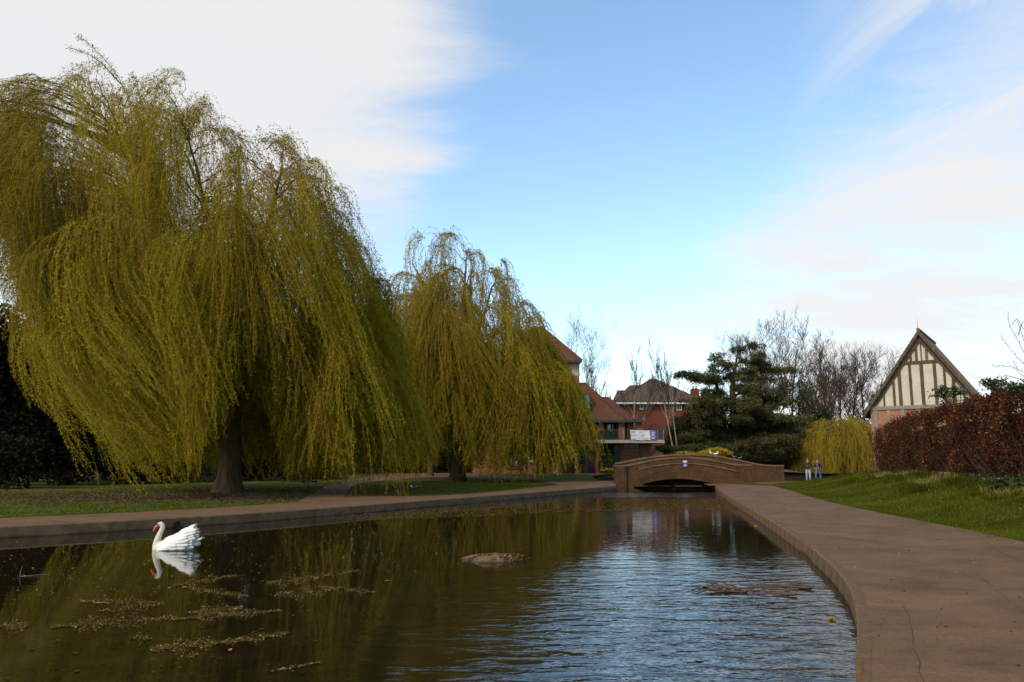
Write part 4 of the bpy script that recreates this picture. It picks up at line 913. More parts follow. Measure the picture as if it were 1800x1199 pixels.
# shrubs under and behind the willows
for i, (px, Y, w, h, m, lab) in enumerate((
        (15, 46, 3.2, 3.2, 'yew_leaf', 'dark shrub at the left edge behind the lawn'), (120, 52, 3.4, 2.8, 'yew_leaf', 'dark shrub behind the left lawn under the hanging willow tips'), (225, 56, 3.2, 2.4, 'yew_leaf', 'low dark shrub left of the big trunk'),
        (330, 60, 3.6, 2.6, 'shrub_leaf', 'green shrub behind the big willow trunk'), (450, 64, 3.2, 2.8, 'yew_leaf', 'dark shrub right of the big willow trunk'),
        (525, 62, 2.2, 1.5, 'yew_leaf', 'clipped dark shrub behind the cast iron bench'), (560, 67, 2.3, 1.6, 'yew_leaf', 'dark shrub beside the park railings'), (632, 79, 1.2, 2.0, 'ivy_leaf', 'dark ivy covered shrub beside the notice board'),
        (575, 84, 4.5, 4.6, 'brown_shrub', 'brown bare shrub behind the railings'), (650, 90, 4.2, 5.6, 'brown_shrub', 'reddish brown shrub behind the blue planter'), (715, 92, 4.4, 3.6, 'shrub_leaf', 'green bank shrub between the planter and the second willow'),
        (780, 94, 4.2, 4.4, 'shrub_leaf', 'green shrub behind the second willow trunk'), (835, 93, 3.8, 4.0, 'brown_shrub', 'brown shrub left of the brick building'), (655, 82, 1.3, 2.2, 'brown_shrub', 'small reddish tree shrub growing in the planter'),
        (1172, 79.2, 1.7, .9, 'shrub_leaf', 'low green shrub on the rockery beside the birch'), (1160, 81, 1.8, 1.3, 'shrub_leaf', 'green shrub above the rockery near the balcony'), (1215, 79, 2.0, 1.0, 'yellow_flower', 'left yellow flowering shrub behind the bridge'), (1250, 79.0, 2.0, 1.5, 'yellow_flower', 'bright yellow flowering shrub behind the bridge crown'),
        (1160, 78.8, 1.3, .6, 'yellow_flower', 'yellow flowers on the rockery above the bridge end'), (1185, 80, 2.0, 1.2, 'shrub_leaf', 'green shrub at the foot of the forked birch'), (1232, 80, 2.2, 1.1, 'shrub_leaf', 'dark green shrub above the yellow flowers'), (1275, 79, 2.4, 1.3, 'yew_leaf', 'dark low shrub right of the yellow flowers'), (1320, 79, 2.6, 1.6, 'yew_leaf', 'dark low shrub behind the far parapet'), (1355, 80, 2.4, 1.5, 'yew_leaf', 'dark low shrub behind the far parapet end'),
        (1112, 77.9, 1.7, .9, 'yew_leaf', 'added dark low shrub on the far bank under the left of the balcony'), (1152, 78.2, 2.0, 1.0, 'yew_leaf', 'added dark low shrub on the far bank below the rockery'), (1200, 78.6, 2.2, 1.1, 'yew_leaf', 'added dark low shrub on the far bank seen under the bridge'),  # far-bank shrubs added to darken the view and reflection under the arch
        (1127, 100, 1.6, 4.4, 'shrub_leaf', 'upright olive shrub behind the veranda'), (1172, 104, 4.5, 6.0, 'brown_shrub', 'brown twiggy shrub in front of the brick house'), (1215, 96, 4.2, 4.0, 'yew_leaf', 'dark shrub under the left side of the cedar'),
        (1290, 92, 5.0, 3.4, 'yew_leaf', 'dark undergrowth beneath the cedar'), (1370, 92, 5.0, 3.6, 'yew_leaf', 'dark undergrowth right of the cedar trunk'), (1440, 99, 5.0, 3.6, 'yew_leaf', 'dark shrub behind the small yellow willow'))):
    b_ = at(px, 835, Y)
    bush('shrub', lab, 'shrub', (b_.x, Y, ground_z(b_.x, Y) - .05), (w, w * .7, h), 5200 if h > 1.2 else 3000, (.17 if h < 2 else .24, .09 if h < 2 else .13), MAT[m], 60 + i, 16, tint0=.5, group='shrubs')
# ivy on the pier, daffodils at its foot
iv = at(1067.5, 825, 79.5); rng = np.random.default_rng(8); n = 7000; T = empty('ivy', (iv.x, 79.55, .3), 0, 'dense green ivy column climbing the brick pier below the balcony', 'climbing plant')
zi = at(1067, 757, 79.5).z - .3; h = rng.random(n) * zi; a = rng.uniform(-1, 1, n); wv = .74 + .10 * np.sin(h * 2.1) - .1 * np.clip(h - zi + 1, 0, 1)
p = np.c_[a * wv, -.42 * np.sqrt(1 - np.minimum(a * a, 1)) * rng.uniform(.6, 1.15, n) + .05, h]
V, F_ = leaf_mesh(p, np.c_[a, -np.ones(n), -.6 + rng.normal(0, .5, n)] + rng.normal(0, .5, (n, 3)), .17 * rng.uniform(.6, 1.3, n), .13, True, rng)
o = np_mesh('foliage', V, F_, MAT['ivy_leaf'], T, tint=np.repeat(rng.random(n), 4)); tag(o, kind='stuff')
V, F_ = np_tubes([(np.array([[q, .0, -.1], [q * .9, -.02, zi * .5], [q * 1.2, 0, zi * .95]]), np.array([.05, .035, .012])) for q in (-.4, 0, .35)], 5); np_mesh('stems', V, F_, MAT['bare_bark'], T)
iv2 = at(1023, 825, 79.6); n = 1500; T = empty('ivy', (iv2.x, 79.6, .3), 0, 'thin ivy growing up beside the arched doorway', 'climbing plant'); h = rng.random(n) ** .8 * 2.3
V, F_ = leaf_mesh(np.c_[rng.normal(0, .22, n), rng.normal(0, .10, n), h], rng.normal(0, 1, (n, 3)), .13, .10, True, rng); o = np_mesh('foliage', V, F_, MAT['ivy_leaf'], T, tint=np.repeat(rng.random(n), 4)); tag(o, kind='stuff')
V, F_ = np_tubes([(np.array([[0, 0, -.1], [.06, 0, 1.2], [-.05, 0, 2.2]]), np.array([.03, .02, .01]))], 5); np_mesh('stems', V, F_, MAT['bare_bark'], T)
df = at(1071, 828, 78.7); n = 420; T = empty('daffodil_clump', (df.x, 78.7, .3), 0, 'clump of yellow daffodils at the foot of the ivy column', 'flowers')
q = np.c_[rng.uniform(-.85, .8, n), rng.uniform(-.4, .3, n), np.zeros(n)]; V, F_ = leaf_mesh(q, np.c_[rng.normal(0, .25, n), rng.normal(0, .25, n), np.ones(n)], rng.uniform(.25, .5, n), .035, False, rng); o = np_mesh('leaves', V, F_, MAT['shrub_leaf'], T, tint=np.repeat(rng.random(n), 3)); tag(o, kind='stuff')
q = q[:120] + np.c_[rng.normal(0, .05, 120), rng.normal(0, .05, 120), rng.uniform(.3, .52, 120)]; V, F_ = leaf_mesh(np.repeat(q, 4, 0), rng.normal(0, 1, (480, 3)), .08, .07, True, rng); o = np_mesh('flowers', V, F_, MAT['yellow_flower'], T, tint=np.repeat(rng.uniform(.5, 1, 480), 4)); tag(o, kind='stuff')

# beech hedge on the right bank
HL = smooth_line(np.array([[12.0, 8.0], [13.4, 15.0], [15.6, 24.0], [18.3, 34.0], [21.2, 44.5], [24.2, 54.0]]), 2); HL = resample(HL, .5)
HT = hills(HL[:, 0], HL[:, 1]); rng = np.random.default_rng(15)
hedge = empty('beech_hedge', (float(HL[len(HL)//2, 0]) + .8, float(HL[len(HL)//2, 1]), float(HT[len(HL)//2])), 0, 'long copper brown beech hedge along the right bank', 'hedge')
HO = np.array(hedge.location)
nrm_ = np.gradient(HL, axis=0); nrm_ = unit(nrm_); nrm_ = np.stack([nrm_[:, 1], -nrm_[:, 0]], 1)   # away from the path
HW = 1.7
def htop(y): return np.interp(y, [8, 24, 34, 44, 54], [2.95, 2.92, 2.9, 2.85, 2.8])
n = 190000; wgt = 1 / np.maximum(HL[:, 1], 18) ** 1.3; wgt /= wgt.sum(); k = rng.choice(len(HL) - 1, n, p=wgt[:-1] / wgt[:-1].sum()); f = rng.random(n)
bp = HL[k] + (HL[k + 1] - HL[k]) * f[:, None]; bn = nrm_[k]; zb = HT[k]
Hh = htop(bp[:, 1]) + .13 * np.sin(bp[:, 1] * 1.9) + .11 * np.sin(bp[:, 1] * 4.7 + 1)
face = rng.random(n); s = np.where(face < .72, 0.0, np.where(face < .93, rng.random(n), 1.0)); hz = np.where((face < .72) | (face >= .93), rng.random(n) ** .85, 1.0)
swell = .24 * np.sin(bp[:, 1] * 1.3 + hz * 3) + .16 * np.sin(bp[:, 1] * 3.1 - hz * 5) + .10 * np.sin(bp[:, 1] * 7.3 + hz * 11)
thin = np.clip((.30 - hz) / .30, 0, 1) * (face < .72); depth = np.abs(rng.normal(0, .16, n)) + swell * .8 + thin * .25
keep = (rng.random(n) > thin * .62) & ~((np.sin(bp[:, 1] * 2.3 + hz * 6) + np.sin(bp[:, 1] * .9 - hz * 9 + 2) > 1.45) & (rng.random(n) < .72))
xy = bp + bn * np.where(face < .72, depth, np.where(face < .93, s * HW, HW - depth))[:, None]
z = zb + .06 + hz * Hh - np.where((face >= .72) & (face < .93), np.abs(rng.normal(0, .10, n)) - .04 + swell * .4, 0) + np.where(rng.random(n) < .07, rng.random(n) ** 1.5 * .38, 0) * (hz > .9)
p = np.c_[xy, z][keep]; m_ = len(p); dl = np.c_[-bn[keep] * .7, -.35 * np.ones(m_)] + rng.normal(0, .55, (m_, 3))
V, F_ = leaf_mesh(p - HO, dl, rng.uniform(.04, .11, m_), rng.uniform(.028, .068, m_), True, rng)
cl_ = .5 + .5 * np.sin(p[:, 1] * 1.7 + p[:, 2] * 2.2) * np.sin(p[:, 1] * .7 - p[:, 2] * 1.4); ti = np.clip(.14 + .34 * cl_ + rng.random(m_) ** 2.6 * .62, 0, 1)
o = np_mesh('foliage', V, F_, MAT['beech_leaf'], hedge, tint=np.repeat(ti, 4)); tag(o, kind='stuff')
mb_v = []; mb_f = []                               # dark twiggy heart of the hedge
for i in range(len(HL)):
    for (d, hz_) in ((.42, .15), (.48, .55), (.5, .86), (HW - .5, .86), (HW - .45, .15)): q = HL[i] + nrm_[i] * (d + .08 * math.sin(i * 1.3)); mb_v.append((q[0] - HO[0], q[1] - HO[1], HT[i] - .2 + hz_ * htop(HL[i, 1]) - HO[2]))
for i in range(len(HL) - 1): mb_f += [(i*5+j, i*5+5+j, i*5+6+j, i*5+1+j) for j in range(4)]
mb_f += [(0, 1, 2, 3, 4), tuple((len(HL)-1)*5 + q for q in (4, 3, 2, 1, 0))]
MB().add(mb_v, mb_f).build('inner_twigs', MAT['twig'], hedge)
ch = []                                            # stems showing at the foot and through thin places
for i in range(230):
    y = rng.uniform(16, 52) if i > 160 else rng.uniform(16, 30); q = np.array([np.interp(y, HL[:, 1], HL[:, 0]), y]); nn = np.array([.95, -.28]); zb_ = ground_z(*q)
    a = np.r_[q + nn * rng.uniform(.1, .4), zb_ - .05]; l_ = rng.uniform(.9, 2.5); sw = rng.normal(0, .35, 3)
    ch.append((np.stack([a, a + [sw[0] * .4 - .05, sw[1] * .6, l_ * .35], a + [sw[0] - .12, sw[1] * 1.2, l_ * .7], a + [sw[0], sw[1] * 2, l_]]) - HO, np.array([.018, .014, .009, .004]) * rng.uniform(.4, 1.0)))
V, F_ = np_tubes(ch, 4); o = np_mesh('stems', V, F_, MAT['twig'], hedge); tag(o, kind='stuff')
# brambles over the hedge and at its foot
def bramble(label, px, py, Y, r, n, seed, mat='ivy_leaf', up=0.5):
    rng = np.random.default_rng(seed); c0 = np.array(at(px, py, Y)); T = empty('bramble', tuple(c0), 0, label, 'plant', 'brambles'); ch = []; P_ = []
    for i in range(n):
        a = rng.uniform(0, 6.28); tip = np.array([math.cos(a) * r * rng.uniform(.4, 1), math.sin(a) * .35 * r, rng.uniform(-.2, 1) * r * up]); st = np.array([tip[0] * .2, .15, -.5])
        pts = bez(st, st + [0, 0, .5 + up * .4], tip + [0, 0, .3 * up], tip, 10); ch.append((pts, np.linspace(.012, .005, 10))); P_.append(np.repeat(pts[3:], 7, 0))
    P_ = np.concatenate(P_); P_ = P_ + rng.normal(0, .06, P_.shape)
    V, F_ = leaf_mesh(P_, rng.normal(0, 1, P_.shape) + [0, -.3, -.2], rng.uniform(.06, .12, len(P_)), .07, True, rng); o = np_mesh('leaves', V, F_, MAT[mat], T, tint=np.repeat(rng.random(len(P_)) * .8, 4)); tag(o, kind='stuff')
    V, F_ = np_tubes(ch, 4); np_mesh('stems', V, F_, MAT['twig'], T)
bramble('green bramble arching above the hedge in front of the gable', 1668, 698, 37, .95, 20, 1)
bramble('dark bramble sprig on the hedge by the roof end', 1752, 680, 29, .55, 12, 2)
bramble('bramble on the hedge top at the right edge', 1793, 690, 25, .5, 12, 3)
bramble('ivy and bramble clump in the grass at the right edge', 1788, 862, 24.2, .9, 26, 4, up=.35)
# thin budding shoots at the right edge
rng = np.random.default_rng(4); T = empty('sapling', (16.6, 25.2, 1.2), 0, 'slender bare sapling with budding shoots rising behind the hedge at right', 'tree'); ch = []; bd = []
for pts in ([(1846, 700), (1825, 650), (1800, 620), (1785, 590), (1775, 574), (1772, 548)], [(1830, 690), (1810, 650), (1790, 630), (1775, 612), (1760, 592)], [(1846, 700), (1815, 640), (1800, 600), (1787, 560), (1776, 574)], [(1830, 700), (1800, 655), (1780, 645), (1745, 643)], [(1790, 590), (1795, 570), (1810, 555)], [(1835, 700), (1805, 665), (1790, 655), (1782, 635)], [(1820, 690), (1796, 668), (1770, 660), (1756, 662)], [(1840, 680), (1810, 600), (1797, 575), (1788, 561)]):
    A = resample(np.array([list(at(x, y, 26)) for x, y in pts]), .12); A[1:] += rng.normal(0, .006, A[1:].shape); ch.append((A - [16.6, 25.2, 1.2], np.linspace(.013, .005, len(A)))); bd.append(A[3:])
ch.append((np.array([list(at(1846, 700, 26)), [17.6, 26, 2.0], [17.4, 26, .6]]) - [16.6, 25.2, 1.2], np.array([.013, .02, .03])))
V, F_ = np_tubes(ch, 4); np_mesh('shoots', V, F_, MAT['bare_bark'], T)
bd = np.concatenate(bd); V, F_ = leaf_mesh(bd - [16.6, 25.2, 1.2], rng.normal(0, 1, bd.shape) + [0, 0, .6], .06, .03, True, rng); o = np_mesh('buds', V, F_, MAT['brown_shrub'], T, tint=np.full(len(V), .2)); tag(o, kind='stuff')

# ------------------------------------------------------------------ cedar
cb = at(1290, 822, 86); CZ = ground_z(cb.x, 86); cedar = empty('cedar_tree', (cb.x, 86, CZ), 0, 'dark green cedar with tiered spreading branches behind the bridge', 'tree')
rng = np.random.default_rng(12); top_c = at(1312, 604, 86).z - CZ
stems = [(np.array([[.1, 0, -.3], [.3, 0, 4], [.2, .1, 8], [.9, 0, top_c * .92]]), np.array([.62, .5, .32, .05])), (np.array([[-.5, .2, -.2], [-1.0, .1, 4], [-1.4, 0, 8], [-1.9, .1, top_c * .80]]), np.array([.42, .34, .2, .05]))]
for s_ in stems: V, F_ = np_tubes([(resample(np.c_[s_[0], s_[1]], .8)[:, :3], resample(np.c_[s_[0], s_[1]], .8)[:, 3])], 9); np_mesh('trunk', V, F_, MAT['bare_bark'], cedar, smooth=True)
pos = []; dr = []; tn = []; cl_h = []
tips = [(1192, 656, -2.0), (1215, 665, 1), (1250, 640, -1), (1262, 622, 0), (1300, 610, .5), (1325, 603, -.3), (1345, 640, 1), (1385, 652, .5), (1360, 668, -2), (1205, 705, -3), (1235, 690, -3), (1195, 735, -2), (1210, 765, -4.5), (1250, 740, -5), (1290, 700, -4), (1330, 690, -4), (1300, 735, -5.5), (1345, 720, -4.5), (1385, 705, -2), (1405, 740, -2), (1418, 765, -3), (1395, 785, -4.5), (1350, 775, -5.5), (1300, 785, -6), (1255, 785, -5.5), (1225, 800, -4), (1380, 740, 2), (1275, 665, 2), (1320, 655, 3), (1240, 715, 3), (1410, 790, -1), (1275, 640, -1.5), (1335, 625, -1.2), (1310, 665, -2.5), (1360, 690, -3)]
for k in range(58): tips.append((rng.uniform(1188, 1432), rng.uniform(705, 802), rng.uniform(-6.5, 4)))
for k in range(7): tips.append((rng.uniform(1235, 1390), rng.uniform(645, 720), rng.uniform(-4, 4)))
for (px, py, dy) in tips:
    tip = np.array(at(px, py, 86 + dy)) - [cb.x, 86, CZ]; st = 0 if tip[0] > -1.2 else 1; S_ = stems[st][0]; z0 = np.clip(tip[2] - rng.uniform(-.3, 1.2), .8, top_c * .9)
    s_ = np.array([np.interp(z0, S_[:, 2], S_[:, k]) for k in range(3)]); dv = tip - s_; ln = np.linalg.norm(dv)
    pts = bez(s_, s_ + dv * .35 + [0, 0, .16 * ln], s_ + dv * .75 + [0, 0, .10 * ln], tip, 12); pts[1:-1] += rng.normal(0, .06, (10, 3)); cl_h.append((pts, np.linspace(.03 + .018 * ln, .015, 12)))
    for k in range(int(3 + ln * 1.9)):
        u = rng.uniform(.25, 1.03) ; f = min(u, 1) * 11; i0 = min(int(f), 10); c_ = pts[i0] + (pts[i0+1] - pts[i0]) * (f - i0); rr = rng.uniform(.45, 1.05) * (.65 + .5 * (1 - u) * (ln > 4)); n = int(290 * rr)
        sd_ = rng.normal(0, .45, 2); c_ = c_ + [sd_[0], sd_[1], rng.normal(0, .12)]; a = rng.uniform(0, 6.28, n); q = np.sqrt(rng.random(n)) * rr
        pos.append(np.c_[c_[0] + np.cos(a) * q, c_[1] + np.sin(a) * q, c_[2] - .45 * q ** 1.4 + rng.normal(0, .17, n)]); dr.append(np.c_[np.cos(a), np.sin(a), -.55 + rng.normal(0, .5, n)] + rng.normal(0, .5, (n, 3))); tn.append(np.clip(rng.normal(.42, .22) + rng.normal(0, .18, n), 0, 1))
V, F_ = np_tubes(cl_h, 6); np_mesh('limbs', V, F_, MAT['bare_bark'], cedar, smooth=True)['kind'] = 'stuff'
pos = np.concatenate(pos); dr = np.concatenate(dr); tn = np.concatenate(tn); V, F_ = leaf_mesh(pos, dr, .26 * rng.uniform(.6, 1.3, len(pos)), .085, False, rng)
o = np_mesh('crown', V, F_, MAT['cedar_leaf'], cedar, tint=np.repeat(tn, 3)); tag(o, kind='stuff')

# ------------------------------------------------------------------ bare winter trees, birches
def bare_tree_mesh(seed, H, spread, stems=1, rise=.72, r0=.22, levels=4, kids=(9, 6, 5), bare=.38):
    rng = np.random.default_rng(seed); big = []; fine = []
    def grow(p, d, ln, r, lev):
        n = 7 if lev < 2 else (5 if lev == 2 else 3); pts = [p]; q = p.copy()
        for i in range(n): d = unit(d + rng.normal(0, .13 if lev else .06, 3) + np.array([0, 0, .05 * lev])); q = q + d * ln / n; pts.append(q)
        pts = np.array(pts); rad = np.linspace(r, max(r * (.22 if lev else .2), .007), n + 1); (big if lev < 2 else fine).append((pts, rad))
        if lev >= levels - 1: return
        for i in range(kids[lev]):
            u = rng.uniform(bare if lev == 0 else .2, 1); f = u * n; i0 = min(int(f), n - 1); s = pts[i0] + (pts[i0+1] - pts[i0]) * (f - i0); a = rng.uniform(0, 6.28)
            side = unit(np.cross(d, np.array([math.cos(a), math.sin(a), .3]))); dd = unit(d * rise + side * (1 - rise) * 1.6 * spread + [0, 0, .15]); grow(s, dd, ln * rng.uniform(.34, .58) * (1.15 - .4 * u), rad[i0] * .55, lev + 1)
    for s in range(stems): a = rng.uniform(0, 6.28); grow(np.array([math.cos(a) * .3 * (stems > 1), math.sin(a) * .3 * (stems > 1), -.2]), unit(np.array([math.cos(a) * .22 * (stems > 1) + rng.normal(0, .03), math.sin(a) * .22 * (stems > 1), 1.])), H * rng.uniform(.85, 1), r0, 0)
    return big, fine
def bare_tree(name, label, px, Y, top, seed, mat='bare_bark', group=None, twig='twig', base=None, thick=1.0, **kw):
    b_ = at(px, 835, Y); z = ground_z(b_.x, Y) if base is None else base; H = at(px, top, Y).z - z
    big, fine = bare_tree_mesh(seed, H * .93, **kw); T = empty(name, (b_.x, Y, z), 0, label, 'tree', group)
    V, F_ = np_tubes(big, 6); np_mesh('trunk', V, F_, MAT[mat], T, smooth=True)
    fine = [(p, np.maximum(r, .011 * thick)) for p, r in fine]; V, F_ = np_tubes(fine, 3); o = np_mesh('crown', V, F_, MAT[twig], T); tag(o, kind='stuff'); return T
BT = [(1336, 118, 585, 'tallest bare tree rising behind the cedar'), (1372, 112, 572, 'tall bare tree right of the cedar top'), (1398, 120, 590, 'bare tree directly right of the tallest bare trees'), (1425, 116, 606, 'bare tree above the left of the small yellow willow'), (1452, 122, 622, 'bare tree above the middle of the small yellow willow'),
      (1476, 126, 640, 'bare tree above the right of the small yellow willow'), (1502, 130, 646, 'slender bare tree left of the timber house'), (1530, 128, 640, 'bare tree partly hidden by the timber house eaves'), (1556, 124, 628, 'bare tree behind the timber house roof'), (1352, 130, 612, 'bare tree seen between cedar branches'),
      (1412, 104, 640, 'ivy grown bare tree right of the cedar'), (1465, 108, 665, 'short bushy bare tree over the yellow willow'), (972, 106, 556, 'bare tree behind the tall brick block roof')]
for i, (px, Y, top, lab) in enumerate(BT): bare_tree('bare_tree', lab, px, Y, top, 200 + i, spread=.9 if i % 2 else 1.15, r0=.24 if i < 12 else .11, kids=(15, 9, 7), group='bare winter trees', rise=.60, thick=1.5 if i < 12 else .9, bare=.22)
# ivy on one of them
for (px, py, Y, s_) in ((1412, 700, 104, 2.0), (1440, 745, 106, 2.2), (1375, 690, 112, 1.6)):
    c_ = at(px, py, Y); bush('ivy', {1412: 'ivy mass on the bare trunk just right of the cedar', 1440: 'lower ivy mass on a bare trunk above the yellow willow', 1375: 'small ivy mass between the cedar and the bare trees'}[px], 'climbing plant', (c_.x, Y - .3, c_.z - s_ * 1.6), (s_ * .8, s_ * .8, s_ * 3.0), 2600, (.2, .13), MAT['shrub_leaf'], int(px), 16, group='ivy on bare trunks', tint0=.25)
bare_tree('birch_tree', 'white stemmed birch in front of the brick house', 1106, 101, 650, 301, 'birch_bark', 'birches', 'twig', 1.0, 1.4, spread=.75, stems=3, r0=.085, kids=(10, 6, 4), rise=.8)
bare_tree('birch_tree', 'forked white birch left of the cedar', 1192, 83.5, 655, 305, 'birch_bark', 'birches', 'twig', None, 1.3, spread=.8, stems=2, r0=.09, kids=(11, 6, 4), rise=.8)
bare_tree('birch_tree', 'faint distant birch above the lower red roof', 1050, 125, 655, 309, 'birch_bark', 'birches', 'twig', None, 1.4, spread=.8, stems=2, r0=.12, kids=(10, 6, 4), rise=.8)
# second thin trunk beside the second willow
st = P(756, 841); T = empty('ivy_clad_tree', (st.x, st.y, 0), 0, 'slim dark trunk left of the second willow trunk', 'tree')
V, F_ = np_tubes([(np.array([[0, 0, -.2], [.05, 0, .6], [0, .1, 2.6], [-.3, .1, 5.5], [-.6, .2, 9]]), np.array([.42, .30, .27, .2, .08]))], 10); np_mesh('trunk', V, F_, MAT['willow_bark'], T, smooth=True)
rng = np.random.default_rng(77); n = 1600; h = rng.uniform(1.6, 6.5, n); a = rng.uniform(0, 6.28, n); V, F_ = leaf_mesh(np.c_[np.cos(a) * .42 - (h > 4) * .15, np.sin(a) * .42, h], rng.normal(0, 1, (n, 3)), .16, .12, True, rng); o = np_mesh('ivy_leaves', V, F_, MAT['yew_leaf'], T, tint=np.repeat(rng.random(n), 4)); tag(o, kind='stuff')
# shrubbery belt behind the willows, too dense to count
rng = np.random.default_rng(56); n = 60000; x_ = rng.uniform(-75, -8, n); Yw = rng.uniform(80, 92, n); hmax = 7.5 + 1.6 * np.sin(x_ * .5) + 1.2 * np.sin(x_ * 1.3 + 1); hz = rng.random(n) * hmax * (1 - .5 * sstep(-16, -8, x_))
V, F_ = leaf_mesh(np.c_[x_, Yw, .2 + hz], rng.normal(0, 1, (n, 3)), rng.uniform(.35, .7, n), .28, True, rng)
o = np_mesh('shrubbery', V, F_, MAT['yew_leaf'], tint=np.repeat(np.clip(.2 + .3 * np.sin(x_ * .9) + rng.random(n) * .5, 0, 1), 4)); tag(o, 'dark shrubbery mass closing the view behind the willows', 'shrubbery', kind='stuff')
n = 30000; x_ = rng.uniform(-17, -2.6, n); Yw = rng.uniform(84, 93, n); hz = rng.random(n) * (6.3 + 1.2 * np.sin(x_ * 1.1) + .8 * np.sin(x_ * 2.7 + 1))
V, F_ = leaf_mesh(np.c_[x_, Yw, .2 + hz], rng.normal(0, 1, (n, 3)), rng.uniform(.25, .5, n), .2, True, rng)
o = np_mesh('shrubbery', V, F_, MAT['shrub_leaf'], tint=np.repeat(np.clip(.15 + .25 * np.sin(x_ * 1.3) + rng.random(n) * .5, 0, 1), 4)); tag(o, 'green shrubbery bank left of the brick building behind the second willow', 'shrubbery', kind='stuff')
# far-off wood closing the view
rng = np.random.default_rng(55); n = 26000; px_ = rng.uniform(-150, 260, n); Yw = rng.uniform(150, 190, n); hz = rng.random(n) ** 1.3 * (5.5 + 2.2 * np.sin(px_ * .11) + 1.5 * np.sin(px_ * .37))
V, F_ = leaf_mesh(np.c_[px_, Yw, 1.2 + hz], rng.normal(0, 1, (n, 3)) + [0, 0, .8], rng.uniform(.8, 1.8, n), .5, True, rng)
o = np_mesh('distant_wood', V, F_, MAT['brown_shrub'], tint=np.repeat(rng.random(n) * .7, 4)); tag(o, 'far off brown winter wood on the skyline', 'wood', kind='stuff')

# ------------------------------------------------------------------ swan
def fused(name, mb, mat, parent, voxel=.013, smooth=6, extra=None):
    """one continuous skin grown over the collected volumes"""
    me = bpy.data.meshes.new(name + '_src'); me.from_pydata(mb.v, [], mb.f); me.update()
    o = bpy.data.objects.new(name + '_src', me); COL.objects.link(o)
    m = o.modifiers.new('r', 'REMESH'); m.mode = 'VOXEL'; m.voxel_size = voxel; m.use_smooth_shade = True
    s = o.modifiers.new('s', 'SMOOTH'); s.iterations = smooth; s.factor = .5
    bpy.context.view_layer.update(); dg = bpy.context.evaluated_depsgraph_get()
    me2 = bpy.data.meshes.new_from_object(o.evaluated_get(dg)); me2.name = name
    bpy.data.objects.remove(o); bpy.data.meshes.remove(me)
    me2.materials.clear()
    for k in (mat if isinstance(mat, list) else [mat]): me2.materials.append(k)
    me2.polygons.foreach_set('use_smooth', [True] * len(me2.polygons))
    if extra: extra(me2)
    return link(name, me2, parent)
MAT['swan_white'] = m_plain('swan_white', (.60,.575,.535), .75, .05, 20, .2, .1)
MAT['swan_neck'] = m_plain('swan_neck', (.52,.46,.36), .8, .06, 14, .2, .1)
MAT['beak'] = m_plain('beak_orange', (.62,.10,.035), .45, .1)
MAT['black'] = m_plain('black_skin', (.012,.010,.010), .5)
sp = P(268, 966.5, WATER_Z)
swan = empty('swan', tuple(sp), R(4), 'white swan with raised wings swimming left on the pond', 'swan')
neck = [(.13, -.08), (.085, .02), (.075, .10), (.090, .20), (.120, .30), (.155, .385), (.178, .45), (.172, .505), (.140, .535), (.105, .525)]
mb = MB().tube([(x, 0, z) for x, z in neck], [.10, .092, .078, .066, .056, .050, .046, .046, .046, .034], 12)
mb.ellipsoid((.125, 0, .520), (.062, .042, .042), 12, 8); mb.ellipsoid((.085, 0, .500), (.045, .030, .030), 10, 7)
mb.ellipsoid((.45, 0, .06), (.40, .21, .17), 18, 12); mb.ellipsoid((.20, 0, .03), (.17, .15, .14), 14, 9); mb.ellipsoid((.78, 0, .12), (.20, .10, .08), 12, 8); mb.ellipsoid((.5, 0, .16), (.30, .15, .15), 14, 9)
def neck_mat(me):
    idx = []
    for p in me.polygons: c = p.center; idx.append(1 if (c.x < .21 - .1 * max(0, .25 - c.z)) and c.z > -.02 and (c.z > .12 or c.x < .14) else 0)
    me.polygons.foreach_set('material_index', idx)
fused('body', mb, [MAT['swan_white'], MAT['swan_neck']], swan, .012, 5, neck_mat)
mb = MB().tube([(.078, 0, .498), (.045, 0, .470), (.018, 0, .425), (-.004, 0, .385), (-.010, 0, .374)], [.026, .023, .019, .014, .004], 8)
mb.v = [(x, y * 1.15, z) for x, y, z in mb.v]; mb.build('beak', MAT['beak'], swan, smooth=True)
mb = MB().ellipsoid((.064, 0, .515), (.022, .018, .020), 8, 6)
for s in (-1, 1): mb.tube([(.062, s * .020, .500), (.098, s * .034, .520)], [.012, .010], 6)
mb.build('face_knob', MAT['black'], swan, smooth=True)
for s in (-1, 1): MB().ellipsoid((.104, s * .039, .524), (.008, .006, .008), 8, 6).build('eye', MAT['black'], swan, smooth=True)
def feather(mb, p, d, nrm, ln, w, curl=.12):
    p = Vector(p); d = Vector(d).normalized(); nv = Vector(nrm); nv = (nv - d * nv.dot(d)).normalized(); s = d.cross(nv)
    prof = ((0, .45), (.3, .95), (.65, 1.0), (.88, .7), (1.0, .16)); vs = []
    for u, k in prof:
        c = p + d * ln * u - nv * curl * ln * u * u
        vs += [c - s * w * k / 2 - nv * .003, c + nv * .003, c + s * w * k / 2 - nv * .003]
    fs = []
    for i in range(4): fs += [(3*i, 3*i+1, 3*i+4, 3*i+3), (3*i+1, 3*i+2, 3*i+5, 3*i+4)]
    b = len(vs); vs += [v - nv * .003 for v in vs]; fs += [tuple(q + b for q in f[::-1]) for f in fs]
    for i in range(4): fs += [(3*i, 3*i+3, b+3*i+3, b+3*i), (3*i+5, 3*i+2, b+3*i+2, b+3*i+5)]
    fs += [(12, 13, b+13, b+12), (13, 14, b+14, b+13)]
    mb.add(vs, fs)
